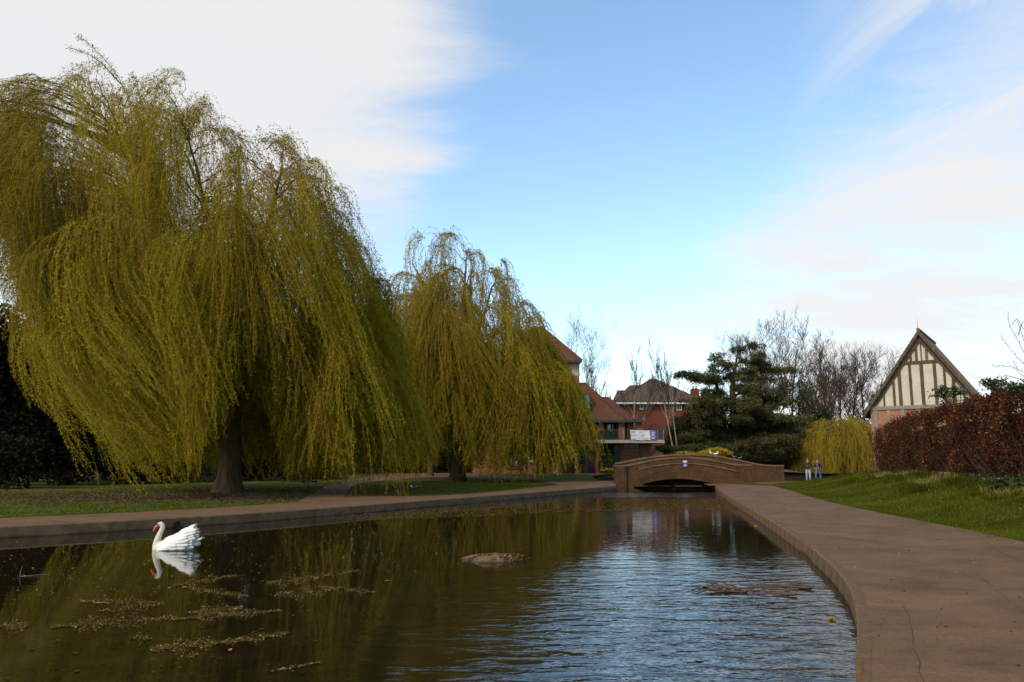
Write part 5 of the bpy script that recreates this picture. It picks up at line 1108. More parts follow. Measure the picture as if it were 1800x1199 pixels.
for s in (-1, 1):
    rr = random.Random(5 + s); mb = MB(); nu, nv_ = 22, 10; vs = []
    us_ = np.linspace(0, 1, nu)
    tx = lambda u: .15 + .56 * u
    tz_ = lambda u: float(np.interp(u, [0, .15, .35, .55, .8, 1], [.05, .14, .255, .33, .42, .43]))
    bz_ = lambda u: float(np.interp(u, [0, .3, .7, 1], [.00, .015, .04, .09]))
    def wp(u, v):
        bul = .20 * math.sin(math.pi * min(1, .25 + u * .65)) ** .7
        return Vector((tx(u) + .05 * v * u, s * ((bul + .02) * (1 - v ** 2.2) + .045 * (u ** .5) * v + .02), bz_(u) + (tz_(u) - bz_(u)) * v))
    for i in range(nu):
        for j in range(nv_ + 1): vs.append(wp(us_[i], j / nv_))
    fs = [(i*(nv_+1)+j, (i+1)*(nv_+1)+j, (i+1)*(nv_+1)+j+1, i*(nv_+1)+j+1) for i in range(nu-1) for j in range(nv_)]
    b = len(vs); inn = [Vector((q.x, q.y * .78, q.z - .01)) for q in vs]; mb.add(list(vs) + inn, fs + [tuple(k + b for k in f[::-1]) for f in fs])
    o = mb.build('wing', MAT['swan_white'], swan, smooth=True)
    mf = MB()
    for row, (u0, ln, w, vv) in enumerate(((.40, .24, .085, (.15, .95, 6)), (.64, .25, .085, (.10, .97, 7)), (.88, .23, .075, (.04, 1.0, 9)))):
        for k in range(vv[2]):
            v = vv[0] + (vv[1] - vv[0]) * k / (vv[2] - 1); p = wp(u0, v); n_ = Vector((0, s, .25 + v * .5)); d = Vector((1, s * .05, .62 * v - .10 + rr.uniform(-.06, .06)))
            feather(mf, p + n_.normalized() * .001, d, n_, ln * rr.uniform(.85, 1.1) * (.8 if (row == 2 and v > .8) else 1), w, .10)
    mf.build('feathers', MAT['swan_white'], o, smooth=True)
mf = MB(); rr = random.Random(2)
for k in range(9): a = (k - 4) / 4; feather(mf, (.76, a * .05, .13 + .01 * (4 - abs(k - 4))), (1, a * .28, .40 + rr.uniform(-.05, .05)), (0, a * .3, 1), .26 * rr.uniform(.85, 1.1), .055, .05)
mf.build('tail', MAT['swan_white'], swan)

# ------------------------------------------------------------------ small birds
MAT['duck_brown'] = m_plain('duck_brown', (.13,.085,.055), .8, .35, 30)
MAT['duck_dark'] = m_plain('duck_dark', (.03,.028,.026), .7)
MAT['pigeon_grey'] = m_plain('pigeon_grey', (.09,.09,.105), .7)
MAT['bird_white'] = m_plain('bird_white', (.75,.73,.70), .7, .05)
def bird(name, label, cat, loc, rz, s, body, head, group=None, beak='beak', pose='swim', rump=None, legs=False):
    T = empty(name, loc, rz, label, cat, group); up = .62 if pose == 'stand' else .10
    mb = MB().ellipsoid((0, 0, .30), (.52, .24, .22), 12, 8).ellipsoid((.42, 0, .40 if pose != 'stand' else .22), (.26, .13, .09), 10, 6)
    hx, hz_ = (-.12, .56) if pose == 'rest' else (-.46, .78)
    mb.tube([(-.30, 0, .38), ((-.30 + hx) / 2 - .12, 0, (.4 + hz_) / 2), (hx, 0, hz_)], [.17, .11, .10], 8).ellipsoid((hx, 0, hz_), (.15, .11, .12), 10, 7)
    if pose == 'stand': z_ = 0
    mb.v = [(x * s, y * s, z * s) for x, y, z in mb.v]
    def dm(me): me.polygons.foreach_set('material_index', [1 if p.center.z > .50 * s and p.center.x < .1 * s else (2 if rump and p.center.x > .30 * s else 0) for p in me.polygons])
    fused('body', mb, [MAT[body], MAT[head], MAT[rump or body]], T, s * .045, 3, dm)
    mb = MB().tube([((hx - .12) * s, 0, hz_ * s), ((hx - .30) * s, 0, (hz_ - .05) * s)], [.045 * s, .015 * s], 6); mb.build('bill', MAT[beak], T)
    for q in (-1, 1): mw = MB(); mw.ellipsoid((.12 * s, q * .20 * s, .34 * s), (.40 * s, .06 * s, .14 * s), 10, 6); mw.build('wing', MAT[body if not rump else body], T, smooth=True)
    if legs:
        for q in (-1, 1): MB().tube([(.02 * s, q * .09 * s, -.14 * s), (.02 * s, q * .09 * s, .14 * s)], .02 * s, 5).build('leg', MAT['beak'], T)
    return T
q = P(729, 860.5); bird('resting_goose', 'brown goose with white rear resting on the island lawn', 'goose', (q.x, q.y, .02), R(188), .40, 'duck_brown', 'duck_dark', pose='rest', rump='bird_white')
q = P(736, 858.5); bird('resting_duck', 'small dark headed duck sitting behind the resting goose', 'duck', (q.x, q.y, .02), R(170), .34, 'duck_brown', 'duck_dark', pose='rest')
for (px, py, rz, lab) in ((1238, 857.2, 10, 'dark duck swimming under the right of the bridge arch'), (1183, 857.0, 190, 'dark duck swimming under the middle of the bridge arch')):
    q = at(px, py, 56.0); bird('duck', lab, 'duck', (q.x, 56.0, WATER_Z - .04), R(rz), .36, 'duck_dark', 'duck_dark', 'ducks under the bridge')
def on_far(px): x = at(px, 810, BY1 + .2).x; return x, float(np.interp(x, fx, ftop)) + .07
for (px, rz, m, s_, lab) in ((1250, 60, 'bird_white', .34, 'white gull standing upright on the far parapet'), (1259, 175, 'bird_white', .30, 'white gull turned sideways on the far parapet'), (1291, 20, 'pigeon_grey', .30, 'grey pigeon on the far parapet, left of two'), (1301, 200, 'pigeon_grey', .30, 'grey pigeon on the far parapet, right of two')):
    x, z = on_far(px); bird('gull' if m == 'bird_white' else 'pigeon', lab, 'bird', (x, BY1 + .2, z + .14 * s_), R(rz), s_, m, m, 'birds on the bridge', pose='stand', legs=True)

# ------------------------------------------------------------------ two walkers
MAT['skin'] = m_plain('skin', (.42,.24,.17), .6, .08)
MAT['light_jeans'] = m_plain('light_jeans', (.26,.31,.38), .85, .2, 8)
MAT['blue_jeans'] = m_plain('blue_jeans', (.065,.115,.24), .85, .25, 8)
MAT['black_jacket'] = m_plain('black_jacket', (.016,.015,.019), .7, .3)
MAT['maroon_top'] = m_plain('maroon_top', (.06,.018,.022), .8, .3)
MAT['dark_jacket'] = m_plain('dark_jacket', (.022,.022,.020), .7, .3)
MAT['brown_hair'] = m_plain('brown_hair', (.085,.038,.018), .6, .35, 30)
MAT['dark_hair'] = m_plain('dark_hair', (.045,.022,.014), .6, .35, 30)
MAT['scarf'] = m_plain('scarf', (.11,.085,.05), .9, .3, 20)
MAT['shoe'] = m_plain('shoe', (.35,.33,.32), .7)
def person(label, loc, rz, jacket, jeans, hair, top, arms, stride, shoe='shoe'):
    T = empty('person', loc, rz, label, 'person', 'two walkers on the path')
    V = [(0,0,.93),(0,0,1.08),(0,0,1.24),(0,0,1.38),(0,-.01,1.47),(0,-.02,1.56),(0,-.02,1.64)]; Rd = [(.15,.11),(.13,.10),(.16,.11),(.13,.09),(.055,.055),(.082,.095),(.062,.075)]
    E = [(i, i+1) for i in range(6)]
    def chain(start, pts):
        pr = start
        for p, r in pts: V.append(p); Rd.append(r if isinstance(r, tuple) else (r, r)); E.append((pr, len(V)-1)); pr = len(V)-1
        return pr
    for s in (-1, 1):
        f = stride * s
        chain(0, [((s*.095, 0, .86), .095), ((s*.10, -.10*f-.02, .50), .072), ((s*.10, .06 - .16*max(f, 0) + .10*max(-f, 0), .09), .05), ((s*.105, -.08 - .16*max(f, 0) + .10*max(-f, 0), .035), .04)])
        sh, el, ha = arms[0 if s < 0 else 1]
        w = chain(3, [((s*.17, 0, 1.36), .068), (el, .052), (ha, .034)])
        hv = Vector(ha); dv = (hv - Vector(el)).normalized(); sv = dv.cross(Vector((0, 0, 1))).normalized() if abs(dv.z) < .95 else Vector((1, 0, 0))
        pm = chain(w, [(tuple(hv + dv * .07), (.036, .02))])
        for k, ln in enumerate((.060, .070, .066, .050)): b0 = hv + dv * .085 + sv * (k - 1.5) * .018; chain(pm, [(tuple(b0), .009), (tuple(b0 + dv * ln * .6), .008), (tuple(b0 + dv * ln * .85 - Vector((0, 0, .02))), .007)])
        chain(w, [(tuple(hv + dv * .03 + sv * .035), .010), (tuple(hv + dv * .065 + sv * .05), .009)])
    me = bpy.data.meshes.new('body_src'); me.from_pydata(V, E, []); o = bpy.data.objects.new('body_src', me); COL.objects.link(o)
    sk = o.modifiers.new('k', 'SKIN'); sk.use_smooth_shade = True
    for i, sv in enumerate(me.skin_vertices[0].data): sv.radius = Rd[i]; sv.use_root = (i == 0)
    su = o.modifiers.new('s', 'SUBSURF'); su.levels = 2; su.render_levels = 2
    bpy.context.view_layer.update(); m2 = bpy.data.meshes.new_from_object(o.evaluated_get(bpy.context.evaluated_depsgraph_get())); bpy.data.objects.remove(o); m2.name = 'body'
    m2.materials.clear()
    for k in (jacket, jeans, 'skin', shoe, top): m2.materials.append(MAT[k])
    hands = [Vector(arms[0][2]), Vector(arms[1][2])]; idx = []
    for p in m2.polygons:
        c = p.center
        if min((c - h).length for h in hands) < .12 and (min((c - Vector(a[1])).length for a in arms) > .24): idx.append(2)
        elif c.z > 1.43: idx.append(2)
        elif c.z < .075: idx.append(3)
        elif c.z < .90 and abs(c.x) < .24: idx.append(1)
        elif c.y < -.05 and abs(c.x) < .07 and c.z > .95: idx.append(4)
        else: idx.append(0)
    m2.polygons.foreach_set('material_index', idx); m2.polygons.foreach_set('use_smooth', [True] * len(idx)); link('body', m2, T)
    # face: nose, eyes, mouth, ears
    mb = MB().ellipsoid((0, -.118, 1.565), (.014, .022, .020), 7, 5); 
    for s in (-1, 1): mb.ellipsoid((s*.084, -.015, 1.57), (.012, .022, .032), 7, 5)
    mb.build('nose_and_ears', MAT['skin'], T, smooth=True)
    mb = MB()
    for s in (-1, 1): mb.ellipsoid((s*.032, -.103, 1.592), (.013, .009, .008), 6, 4)
    mb.build('eyes', MAT['black'], T); MB().ellipsoid((0, -.106, 1.525), (.026, .008, .007), 7, 4).build('mouth', MAT['maroon_top'], T)
    mb = MB().ellipsoid((0, .015, 1.60), (.100, .112, .108), 14, 9)
    for s in (-1, 1): mb.tube([(s*.075, .0, 1.62), (s*.095, .0, 1.54), (s*.10, -.03, 1.44), (s*.085, -.07, 1.33)], [.03, .034, .034, .014], 8)
    mb.tube([(0, .08, 1.60), (0, .095, 1.48), (0, .11, 1.34)], [.07, .085, .04], 8)
    mb.v = [(x, max(y, -.085) if z > 1.5 and abs(x) < .07 else y, z) for x, y, z in mb.v]; mb.build('hair', MAT[hair], T, smooth=True)
    return T
arm_held = (((0,0,0), (-.25, -.02, 1.12), (-.10, -.22, 1.16)), ((0,0,0), (.25, -.02, 1.12), (.10, -.22, 1.18)))
arm_pock = (((0,0,0), (-.25, .03, 1.10), (-.14, -.15, 1.00)), ((0,0,0), (.26, .03, 1.10), (.15, -.16, 1.02)))
zp = .034
q = at(1421.5, 847.5, 58.0); person('walker in black jacket and pale blue jeans holding hands to the chest', (q.x, 58.0, zp), R(-14), 'black_jacket', 'light_jeans', 'brown_hair', 'maroon_top', arm_held, .7)
q = at(1439, 847.0, 58.4); p2 = person('walker in dark jacket, brown scarf and darker blue jeans', (q.x, 58.4, zp), R(-48), 'dark_jacket', 'blue_jeans', 'dark_hair', 'scarf', arm_pock, -1.5, 'black_jacket')
MB().tube([(-.09, -.05, 1.40), (-.05, -.12, 1.36), (.0, -.13, 1.30), (.03, -.13, 1.12), (.02, -.13, .98)], [.05, .05, .045, .04, .03], 8).build('scarf', MAT['scarf'], p2, smooth=True)

# ------------------------------------------------------------------ benches, railings, notice, planter, posts
MAT['dark_wood'] = m_plain('dark_wood', (.035,.032,.022), .8, .3)
def bench(label, loc, rz, length, frame, wood, iron):
    T = empty('park_bench', loc, rz, label, 'bench', 'park benches')   # faces -y
    h = length / 2
    for k in range(4): MB().box(-h, h, -.24 + .115 * k, -.14 + .115 * k, .42, .455).build('seat_slat', MAT[wood], T, bevel=.006)
    for k in range(4):
        z0 = .52 + .105 * k; y0 = .21 + .035 * k; mb = MB().add([(-h, y0, z0), (h, y0, z0), (h, y0 + .03, z0 + .09), (-h, y0 + .03, z0 + .09), (-h, y0 + .03, z0 - .01), (h, y0 + .03, z0 - .01), (h, y0 + .06, z0 + .08), (-h, y0 + .06, z0 + .08)], [(0,1,2,3), (7,6,5,4), (0,4,5,1), (1,5,6,2), (2,6,7,3), (3,7,4,0)]); mb.build('back_slat', MAT[wood], T)
    for s in (-1, 1):
        x = s * (h - .06); w = .055
        MB().tube([(x, -.26, 0), (x, -.22, .2), (x, -.25, .42), (x, -.22, .62)], [.035, .026, .028, .026], 6).build('leg', MAT[frame], T)
        MB().tube([(x, .30, 0), (x, .22, .22), (x, .24, .45), (x, .36, .98)], [.035, .026, .028, .024], 6).build('leg', MAT[frame], T)
        mb = MB(); pts = [(x, .27, .66), (x, .05, .69), (x, -.16, .68), (x, -.27, .63)] + ([(x, -.32, .55), (x, -.27, .50), (x, -.23, .54)] if iron else []); mb.tube(pts, .026, 6); mb.build('armrest', MAT[frame], T)
        MB().bar((x, -.25, .40), (x, .24, .40), .05, .05).build('seat_bearer', MAT[frame], T)
    return T
q = P(537, 860.5); bench('dark cast iron park bench on the left lawn by the branching path', (q.x, q.y + .3, 0), R(78), 1.4, 'black_metal', 'dark_wood', True)
q = at(1403, 838, 83.5); bench('weathered wooden park bench on the far lawn left of the walkers', (q.x, 83.5, ground_z(q.x, 83.5)), R(70), 1.3, 'pale_oak', 'pale_oak', False)
ra, rb_ = at(536, 830, 72), at(628, 834, 76); z0 = ground_z(ra.x, 72)
fen = empty('park_railings', (ra.x, 72, z0), math.atan2(4, rb_.x - ra.x), 'dark iron park railings behind the bench, half hidden by shrubs', 'fence'); ln = math.hypot(rb_.x - ra.x, 4); hh = 1.35
bar_me = None; k = 0
while k * .16 < ln:
    post = k % 12 == 0
    if post: MB().box(-.035, .035, -.035, .035, -.1, hh + .1).build('post', MAT['black_metal'], fen).location = (k * .16, 0, 0)
    else:
        if bar_me is None: o = MB().tube([(0, 0, .08), (0, 0, hh - .04), (0, 0, hh + .06)], [.014, .014, .003], 5).build('bar', MAT['black_metal'], fen); bar_me = o.data
        else: o = link('bar', bar_me, fen)
        o.location = (k * .16, 0, 0)
    k += 1
for z_ in (.16, hh - .12): MB().bar((0, 0, z_), (ln, 0, z_), .04, .022).build('rail', MAT['black_metal'], fen)
q = at(607, 830, 74); ns = empty('notice_sign', (q.x, 74, ground_z(q.x, 74)), 0, 'small white notice on a post at the end of the railings', 'sign')
MB().box(-.03, .03, -.03, .03, -.1, 1.3).build('post', MAT['black_metal'], ns); zs = at(607, 815.5, 74).z - ns.location.z
MB().box(-.15, .15, -.052, -.032, zs - .22, zs + .22).build('plate', MAT['white_sheet'], ns); mb = MB(); [text_marks(mb, -.10, .10, zs + .1 - .09 * j, .035, -.054, j) for j in range(3)]; mb.build('print', MAT['ink'], ns)
q = at(616, 830, 77); T = empty('notice_board', (q.x, 77, ground_z(q.x, 77)), R(8), 'dark notice board on pale posts beside the path entrance', 'notice board')
MB().box(-.42, .42, -.04, .04, .55, 1.35).build('board', MAT['black_door'], T, bevel=.01); MB().box(-.46, .46, -.06, .06, 1.352, 1.42).build('hood', MAT['dark_trim'], T)
for x in (-.1, .42): MB().box(x - .035, x + .035, -.10, -.041, -.1, 1.3).build('post', MAT['concrete'], T)
q = at(651, 828, 79); T = empty('planter_box', (q.x, 79, ground_z(q.x, 79)), 0, 'dark blue wooden planter box beside the path', 'planter'); mb = MB()
for k in range(3): MB().box(-.62, .62, -.32, -.28, .05 + .16 * k, .195 + .16 * k).build('plank', MAT['blue_box'], T); MB().box(-.62, .62, .28, .32, .05 + .16 * k, .195 + .16 * k).build('plank', MAT['blue_box'], T)
for s in (-1, 1): MB().box(s * .63 - .03, s * .63 + .03, -.34, .34, 0, .56).build('end_board', MAT['blue_box'], T)
MB().box(-.59, .59, -.275, .275, .1, .46).build('soil', MAT['twig'], T)
q = at(1366, 822, 66); zt_ = at(1366, 805, 66).z; T = empty('lamp_post', (q.x, 82, .3), 0, 'thin pale post with a small head beyond the far parapet', 'lamp post'); k_ = 78 / 66; x = at(1366, 822, 82).x; T.location.x = x; zt_ = at(1366, 804, 82).z
MB().tube([(0, 0, -.1), (0, 0, zt_ - .3)], [.05, .035], 8).build('post', MAT['grey_metal'], T); MB().ellipsoid((0, 0, zt_ - .3 + .02), (.10, .10, .05), 8, 5).build('head', MAT['grey_metal'], T)
q = at(1475.5, 833, 82); T = empty('litter_bin', (q.x, 82, ground_z(q.x, 82)), 0, 'small dark litter bin with white lid beneath the yellow willow', 'bin')
zl = at(1475, 829, 82).z - T.location.z; MB().tube([(0, 0, 0), (0, 0, zl - .1)], [.16, .17], 10).build('bin_body', MAT['dark_trim'], T); MB().box(-.14, .14, -.14, .14, zl - .095, zl - .0).build('lid', MAT['white_trim'], T, bevel=.03)

# rockery behind the bridge
RK = empty('rockery', (at(1170, 795, 77.5).x, 77.5, 1.0), 0, 'rockery of dark stones behind the bridge below the birch', 'rockery'); rr = random.Random(6)
ico = bmesh.new(); bmesh.ops.create_icosphere(ico, subdivisions=2, radius=1)
metas = []
for v_ in range(4):
    b_ = ico.copy(); rng = np.random.default_rng(v_); ph = rng.uniform(0, 6, 6)
    for v in b_.verts: v.co *= 1 + .16 * math.sin(v.co.x * 3 + ph[0]) + .14 * math.sin(v.co.y * 3.4 + ph[1]) + .12 * math.sin(v.co.z * 4 + ph[2]) + .05 * math.sin(v.co.x * 9 + ph[3]); v.co.z = max(-.6, min(.7, v.co.z))
    me = bpy.data.meshes.new('stone'); b_.to_mesh(me); b_.free(); me.materials.append(MAT['stone']); metas.append(me)
for i in range(64):
    px = rr.uniform(1140, 1262); Y = rr.uniform(78.6, 80.8); x = at(px, 800, Y).x; z = ground_z(x, Y)
    o = link('stone', metas[i % 4], RK); s_ = rr.uniform(.22, .62); o.scale = (s_ * 1.2, s_, s_ * .75); o.rotation_euler = (rr.uniform(-.4, .4), rr.uniform(-.4, .4), rr.uniform(0, 6)); o.location = (x - RK.location.x, Y - 77.5, z + s_ * .25 - 1.0)

# ------------------------------------------------------------------ drain pipe and things on the water
q = P(311, 922, -.15); T = empty('drain_pipe', (q.x - .08, q.y + .07, -.15), R(47), 'dark round drain pipe in the left bank kerb behind the swan', 'pipe')
MB().tube([(.085 * math.cos(a), -.13, .085 * math.sin(a)) for a in np.linspace(0, 2 * math.pi, 17)], .014, 6, False).build('rim', MAT['shaded_kerb'], T, smooth=True)
MB().tube([(0, -.115, 0), (0, .2, 0)], .080, 14).build('dark_bore_plug', MAT['black'], T)  # closed black plug, its colour stands in for the shade inside the pipe
rng = np.random.default_rng(91)
V = []; mx, my = P(877, 984, WATER_Z).x, P(877, 984, WATER_Z).y; T = bpy.data.meshes.new('mud_mound'); b_ = bmesh.new(); bmesh.ops.create_uvsphere(b_, u_segments=28, v_segments=12, radius=1)
for v in b_.verts:
    a = math.atan2(v.co.y, v.co.x); k = 1 + .16 * math.sin(a * 3 + 1) + .10 * math.sin(a * 5) + .06 * math.sin(a * 11); v.co.x *= .56 * k * (1 - .25 * v.co.x); v.co.y *= .42 * k; v.co.z = v.co.z * .12 + .016 * math.sin(v.co.x * 21) * math.cos(v.co.y * 17)
b_.to_mesh(T); b_.free(); T.materials.append(MAT['kerb']); T.polygons.foreach_set('use_smooth', [True] * len(T.polygons)); o = link('mud_mound', T); o.location = (mx, my, WATER_Z - .01); tag(o, 'dark mossy stone mound just above the water in mid pond', 'rock')
def twigs_on_water(name, label, cat, lines, mat, z=WATER_Z + .012, r=.012):
    p0 = P(*lines[0][0], WATER_Z); T = empty(name, (p0.x, p0.y, z), 0, label, cat)
    for ln in lines:
        A = np.array([[*P(x, y, WATER_Z)[:2], z + rng.uniform(-.006, .03)] for x, y in ln]); A = resample(A, .12); A = A + rng.normal(0, .006, A.shape); V, F_ = np_tubes([(A - np.array(T.location), np.linspace(r, r * .35, len(A)))], 6); np_mesh('twig', V, F_, mat, T, smooth=True)
MAT['wet_wood'] = m_plain('wet_wood', (.065,.030,.013), .6, .45, 12)
twigs_on_water('floating_branch', 'reddish brown forked branch floating near the right bank', 'branch', [[(1312, 1043), (1290, 1036), (1265, 1027), (1230, 1020)], [(1312, 1043), (1270, 1042), (1230, 1040)], [(1300, 1041), (1262, 1034), (1228, 1033), (1206, 1036)], [(1280, 1037), (1245, 1026), (1212, 1028)], [(1275, 1043), (1240, 1034), (1215, 1040)], [(1290, 1041), (1250, 1041), (1222, 1044)]], MAT['wet_wood'], r=.016)
twigs_on_water('floating_branch', 'brown sticks floating beside the kerb right of the forked branch', 'branch', [[(1430, 1037), (1400, 1035), (1360, 1033), (1300, 1031)], [(1402, 1049), (1370, 1047), (1330, 1045)], [(1428, 1034), (1390, 1033), (1350, 1029)], [(1388, 1042), (1340, 1038), (1300, 1040)]], MAT['wet_wood'], r=.02)
T = empty('reed_stalk', tuple(P(35, 1013, WATER_Z)), 0, 'dry reed stalk standing in the water at lower left', 'reed'); MB().tube([(0, 0, -.1), (.0, 0, .05), (.012, 0, .11), (.03, 0, .16)], [.006, .006, .005, .003], 5).build('stalk', MAT['bench_wood'], T); MB().tube([(.02, -.02, .0), (.2, .02, .012), (.42, .10, .02)], [.005, .004, .003], 5).build('bent_stalk', MAT['bench_wood'], T)
def flower_ball(label, px, py, r, seed):
    T = empty('floating_flower', tuple(P(px, py, WATER_Z)), 0, label, 'flower'); rg = np.random.default_rng(seed); n = 140; d = unit(rg.normal(size=(n, 3))); d[:, 2] = np.abs(d[:, 2])
    V, F_ = leaf_mesh(d * r * .35, d + rg.normal(0, .25, d.shape), r * .7, r * .4, True, rg); np_mesh('petals', V, F_, MAT['yellow_flower'], T, tint=np.repeat(rg.uniform(.5, 1, n), 4))['kind'] = 'stuff'
    MB().ellipsoid((0, 0, 0), (r * .5, r * .5, r * .25), 8, 5).build('flower_base', MAT['shrub_leaf'], T)
flower_ball('yellow flower head floating close to the right kerb', 1462, 1090, .040, 1); flower_ball('small yellow flower head floating farther along the right kerb', 1328, 926, .05, 2)
# scum: husks, catkins and leaf scraps drifting on the surface
MAT['scum'] = m_leaf('floating_scraps', [(0, (.030,.015,.004)), (.5, (.085,.050,.012)), (.88, (.17,.112,.03)), (1, (.46,.36,.15))], .1, .9, .03)
def drift(name, label, pts, ks, size, tint=(0, 1)):
    px_, py_ = pts; W = np.array([[*P(a, b, WATER_Z)[:2]] for a, b in zip(px_, py_)]); n = len(W)
    a = rng.uniform(0, 6.28, n); l_ = size * rng.uniform(.5, 1.5, n) * ks; w_ = l_ * rng.uniform(.3, .8, n); u = np.stack([np.cos(a), np.sin(a)], 1); v = np.stack([-u[:, 1], u[:, 0]], 1); z = np.full(n, WATER_Z) + .004 + rng.random(n) * .006
    q = [W + u * l_[:, None] / 2, W + v * w_[:, None] / 2, W - u * l_[:, None] / 2, W - v * w_[:, None] / 2]; tilt = rng.normal(0, .004, (4, n))
    V = np.stack([np.c_[q[k], z + np.abs(tilt[k])] for k in range(4)], 1).reshape(-1, 3); o = np_mesh(name, V, np.arange(4 * n).reshape(-1, 4), MAT['scum'], tint=np.repeat(rng.uniform(*tint, n), 4)); tag(o, label, 'leaf litter', kind='stuff')
def rope(lines):
    X, Y_ = [], []
    for (x0, y0, x1, y1, n, th) in lines:
        n = int(n * 3.4); th *= 1.5
        t_ = rng.random(n); X.append(x0 + (x1 - x0) * t_ + rng.normal(0, 2, n)); Y_.append(y0 + (y1 - y0) * t_ + rng.normal(0, 1, n) * th * (.35 + np.sin(t_ * 9.1 + x0) ** 2) * np.sin(np.clip(t_ * 3.14, .25, 2.9)))
    return np.concatenate(X), np.concatenate(Y_)
drift('floating_scum', 'drifting mats of yellowish catkin scraps on the near left water', rope([(300, 1032, 405, 1013, 420, 2.5), (330, 1034, 435, 1049, 420, 3.5), (395, 1014, 430, 1012, 60, 1), (140, 1058, 285, 1060, 420, 4), (175, 1075, 290, 1062, 300, 4), (90, 1103, 310, 1086, 750, 5), (300, 1090, 495, 1074, 620, 3), (335, 1078, 425, 1070, 460, 5), (265, 1142, 395, 1130, 620, 5), (380, 1132, 510, 1114, 380, 3), (470, 1026, 560, 1016, 420, 5), (520, 1018, 630, 1004, 300, 2), (485, 1046, 590, 1036, 420, 6), (560, 1032, 660, 1042, 260, 3), (0, 1102, 50, 1100, 300, 5), (230, 1122, 265, 1124, 90, 3), (475, 1182, 560, 1166, 90, 1.5), (330, 1156, 345, 1152, 30, 3)]), 1.0, .019, (.0, 1))
n = 1500; X = rng.uniform(-20, 1180, n); Yy = 1 * rng.uniform(0, 1, n) ** 1.3; top_ = np.interp(X, [-20, 300, 620, 900, 1180], [950, 934, 904, 880, 868]); drift('floating_specks', 'pale specks scattered over the water along the left bank', (X, top_ + 3 + Yy * 110), 1.0, .036, (.45, 1))
n = 17000; X = 1310 - 760 * rng.random(n) ** 1.5 * rng.uniform(.75, 1, n); u_ = rng.random(n); ok = X * 0 + u_ < 1; yl = np.interp(X, [640, 900, 1050, 1300], [905, 884, 876, 878]); yh = np.interp(X, [640, 850, 1000, 1300], [915, 908, 900, 896]); drift('floating_film', 'brownish yellow film of scraps on the water before the bridge', (X, yl + (yh - yl) * u_ ** 1.1), 1.0, .070, (.2, .85))
n = 90; X = rng.uniform(0, 560, n); drift('sunken_leaves', 'brown leaves floating in the near left water', (X, rng.uniform(1015, 1195, n)), 1.0, .05, (.1, .5))
MAT['orange_leaf'] = m_plain('orange_leaf', (.30,.095,.03), .6, .3, 20)
for (px, py, s_, lab) in ((325, 1033, .075, 'orange brown leaf floating among the nearer scum, left'), (404, 1144, .05, 'orange leaf floating at the end of the nearest scum mat'), (176, 1061, .10, 'reddish leaf on the left scum mat'), (597, 1034, .05, 'orange leaf on the scum ring'), (682, 1022, .05, 'orange leaf alone on open water')):
    c_ = P(px, py, WATER_Z); o = MB().add([(-s_, 0, .008), (-s_ * .3, -s_ * .45, .014), (s_ * .5, -s_ * .35, .016), (s_, 0, .010), (s_ * .4, s_ * .4, .012), (-s_ * .4, s_ * .4, .015), (0, 0, .008)], [(0,1,6), (1,2,6), (2,3,6), (3,4,6), (4,5,6), (5,0,6)]).build('floating_leaf', MAT['orange_leaf']); o.location = c_; o.rotation_euler = (0, 0, px); tag(o, lab, 'leaf', 'floating leaves')

# ------------------------------------------------------------------ grass
def blades(name, label, X, Y, h, w, lean, tint):
    n = len(X); Z = hills(X, Y); a = rng.uniform(0, 6.28, n); d = np.c_[np.cos(a) * lean, np.sin(a) * lean, np.ones(n)] + rng.normal(0, .25, (n, 3)) * [1, 1, .2]
    V, F_ = leaf_mesh(np.c_[X, Y, Z - .01], d, h, w, False, rng); o = np_mesh(name, V, F_, MAT['grass_blade'], tint=np.repeat(tint, 3)); tag(o, label, 'grass', kind='stuff')
n = 150000; Y = 11 + (rng.random(n) ** 1.7) * 46; xe = np.interp(Y, RIGHT_EDGE[:, 1], RIGHT_EDGE[:, 0]); hx = np.interp(Y, HL[:, 1], HL[:, 0]); f = rng.random(n); X = xe - .03 - .14 * rng.random(n) ** 3 * (.5 + .5 * np.sin(Y * 3.7) * np.sin(Y * 1.3)) + (hx + .3 - xe) * f ** 1.15
rough = sstep(.35, .85, f + .12 * np.sin(Y * 1.1) + .08 * np.sin(Y * 3.3)); tuft = (np.sin(X * 3.1 + Y * 1.3) * np.sin(Y * 2.7 - X) > .2)
hh = rng.uniform(.035, .075, n) + rough * rng.uniform(0, .24, n) * (.4 + 1.0 * tuft); dist = np.maximum(Y, 12)
dry = (np.sin(Y * .8 + 1.0) > .55) & (f > .68) & (f < .93) & (rng.random(n) < .5)
ti = np.clip(.28 + .30 * rng.random(n) + .22 * np.sin(X * 1.3 + Y * .9) * np.sin(Y * .6) - .25 * rough * tuft, 0, .88); ti = np.where(dry | (rng.random(n) < .012), 1.0, ti)
blades('grass', 'green grass verge between the right path and the hedge', X, Y, hh, .0045 * dist ** .62, .45, ti)
n = 90000; t_ = rng.random(n) ** 1.4; LBx = np.interp(t_, np.linspace(0, 1, len(LEFT_BACK[2:])), LEFT_BACK[2:, 0]); X = rng.uniform(-30, 8, n); yb = np.interp(X, LEFT_BACK[:, 0], LEFT_BACK[:, 1]); Y = yb + .1 + rng.random(n) ** 1.6 * 26
def ungr(X, Y): return inside(X, Y, np.concatenate([loop_in, loop_out[::-1]]))
bare_i = np.exp(-((X - t1.x) / 4) ** 2 - ((Y - t1.y) / 2.2) ** 2) + np.exp(-((X - t1.x - 2) / 9) ** 2 - ((Y - t1.y + 5.6) / 2.2) ** 2)
ok = ~ungr(X, Y) & (rng.random(n) > bare_i * 1.0) & (Y < 62); X, Y = X[ok], Y[ok]
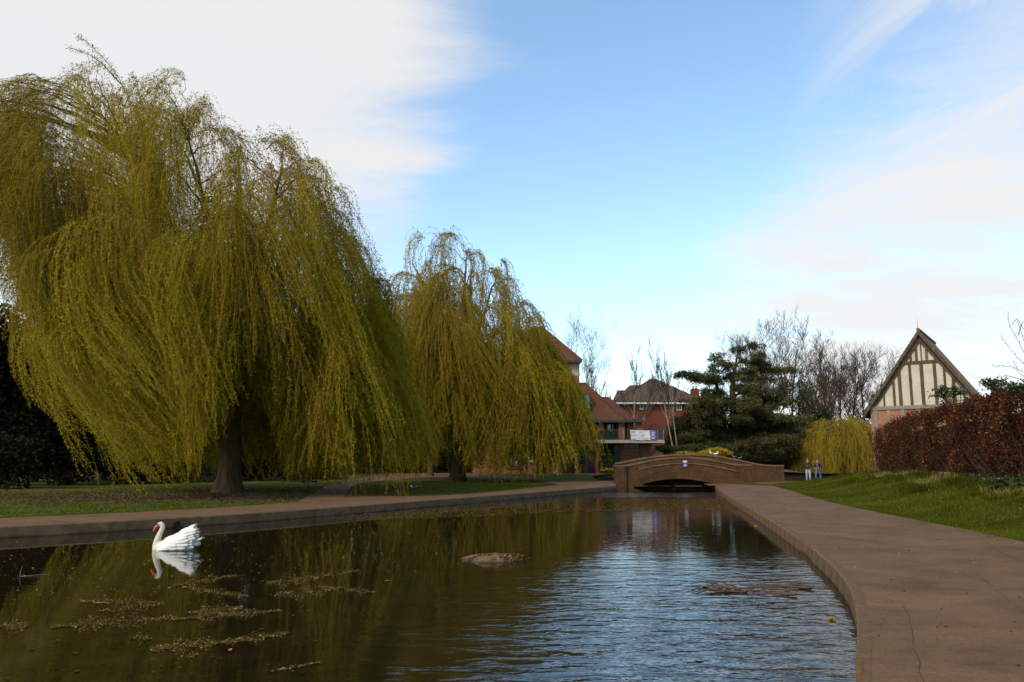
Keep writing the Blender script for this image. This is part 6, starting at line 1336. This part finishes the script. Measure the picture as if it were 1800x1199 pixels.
blades('grass', 'green grass of the left lawns under the willows', X, Y, rng.uniform(.03, .08, len(X)), .0045 * np.maximum(Y, 15) ** .62, .5, np.clip(rng.normal(.42, .16, len(X)), 0, .86))
n = 14000; X = rng.normal(t1.x + 2, 8, n); Y = rng.normal(t1.y - 3, 4.5, n); ok = (Y > np.interp(X, LEFT_BACK[:, 0], LEFT_BACK[:, 1])) & ~ungr(X, Y); X, Y = X[ok], Y[ok]
V, F_ = leaf_mesh(np.c_[X, Y, np.full(len(X), .018)], np.c_[rng.normal(0, 1, (len(X), 2)), rng.uniform(0, .25, len(X))], rng.uniform(.05, .12, len(X)), .045, True, rng); o = np_mesh('fallen_leaves', V, F_, MAT['brown_shrub'], tint=np.repeat(rng.random(len(X)), 4)); tag(o, 'brown fallen leaves and twigs around the big willow', 'leaf litter', kind='stuff')

# grit and leaf scraps lying on the near path
n = 1500; t_ = rng.random(n); Y = 4 + t_ ** 1.5 * 40; xl = np.interp(Y, RIGHT_BANK[:, 1], RIGHT_BANK[:, 0]); xr = np.interp(Y, RIGHT_EDGE[:, 1], RIGHT_EDGE[:, 0]); f = rng.random(n); f = np.where(rng.random(n) < .45, 1 - .12 * f ** 2, f); X = xl + .1 + (xr - xl - .1) * f
V, F_ = leaf_mesh(np.c_[X, Y, np.full(n, .0345)], np.c_[rng.normal(0, 1, (n, 2)), rng.uniform(0, .12, n)], rng.uniform(.012, .05, n), rng.uniform(.01, .025, n), True, rng); o = np_mesh('path_litter', V, F_, MAT['scum'], tint=np.repeat(.25 + .7 * rng.random(n), 4)); tag(o, 'scattered leaf scraps and grit on the right path', 'leaf litter', kind='stuff')
n = 700; a = rng.uniform(0, 6.28, n); q = np.sqrt(rng.random(n)); V, F_ = leaf_mesh(np.c_[mx + np.cos(a) * q * .56, my + np.sin(a) * q * .40, WATER_Z + .10 * np.sqrt(1 - q * q * .98) + .004], rng.normal(0, 1, (n, 3)) * [1, 1, .2], .05, .03, True, rng); o = np_mesh('mound_scraps', V, F_, MAT['scum'], tint=np.repeat(rng.random(n) * .7, 4)); tag(o, 'dry scraps caught on the dark mound in mid pond', 'leaf litter', kind='stuff')
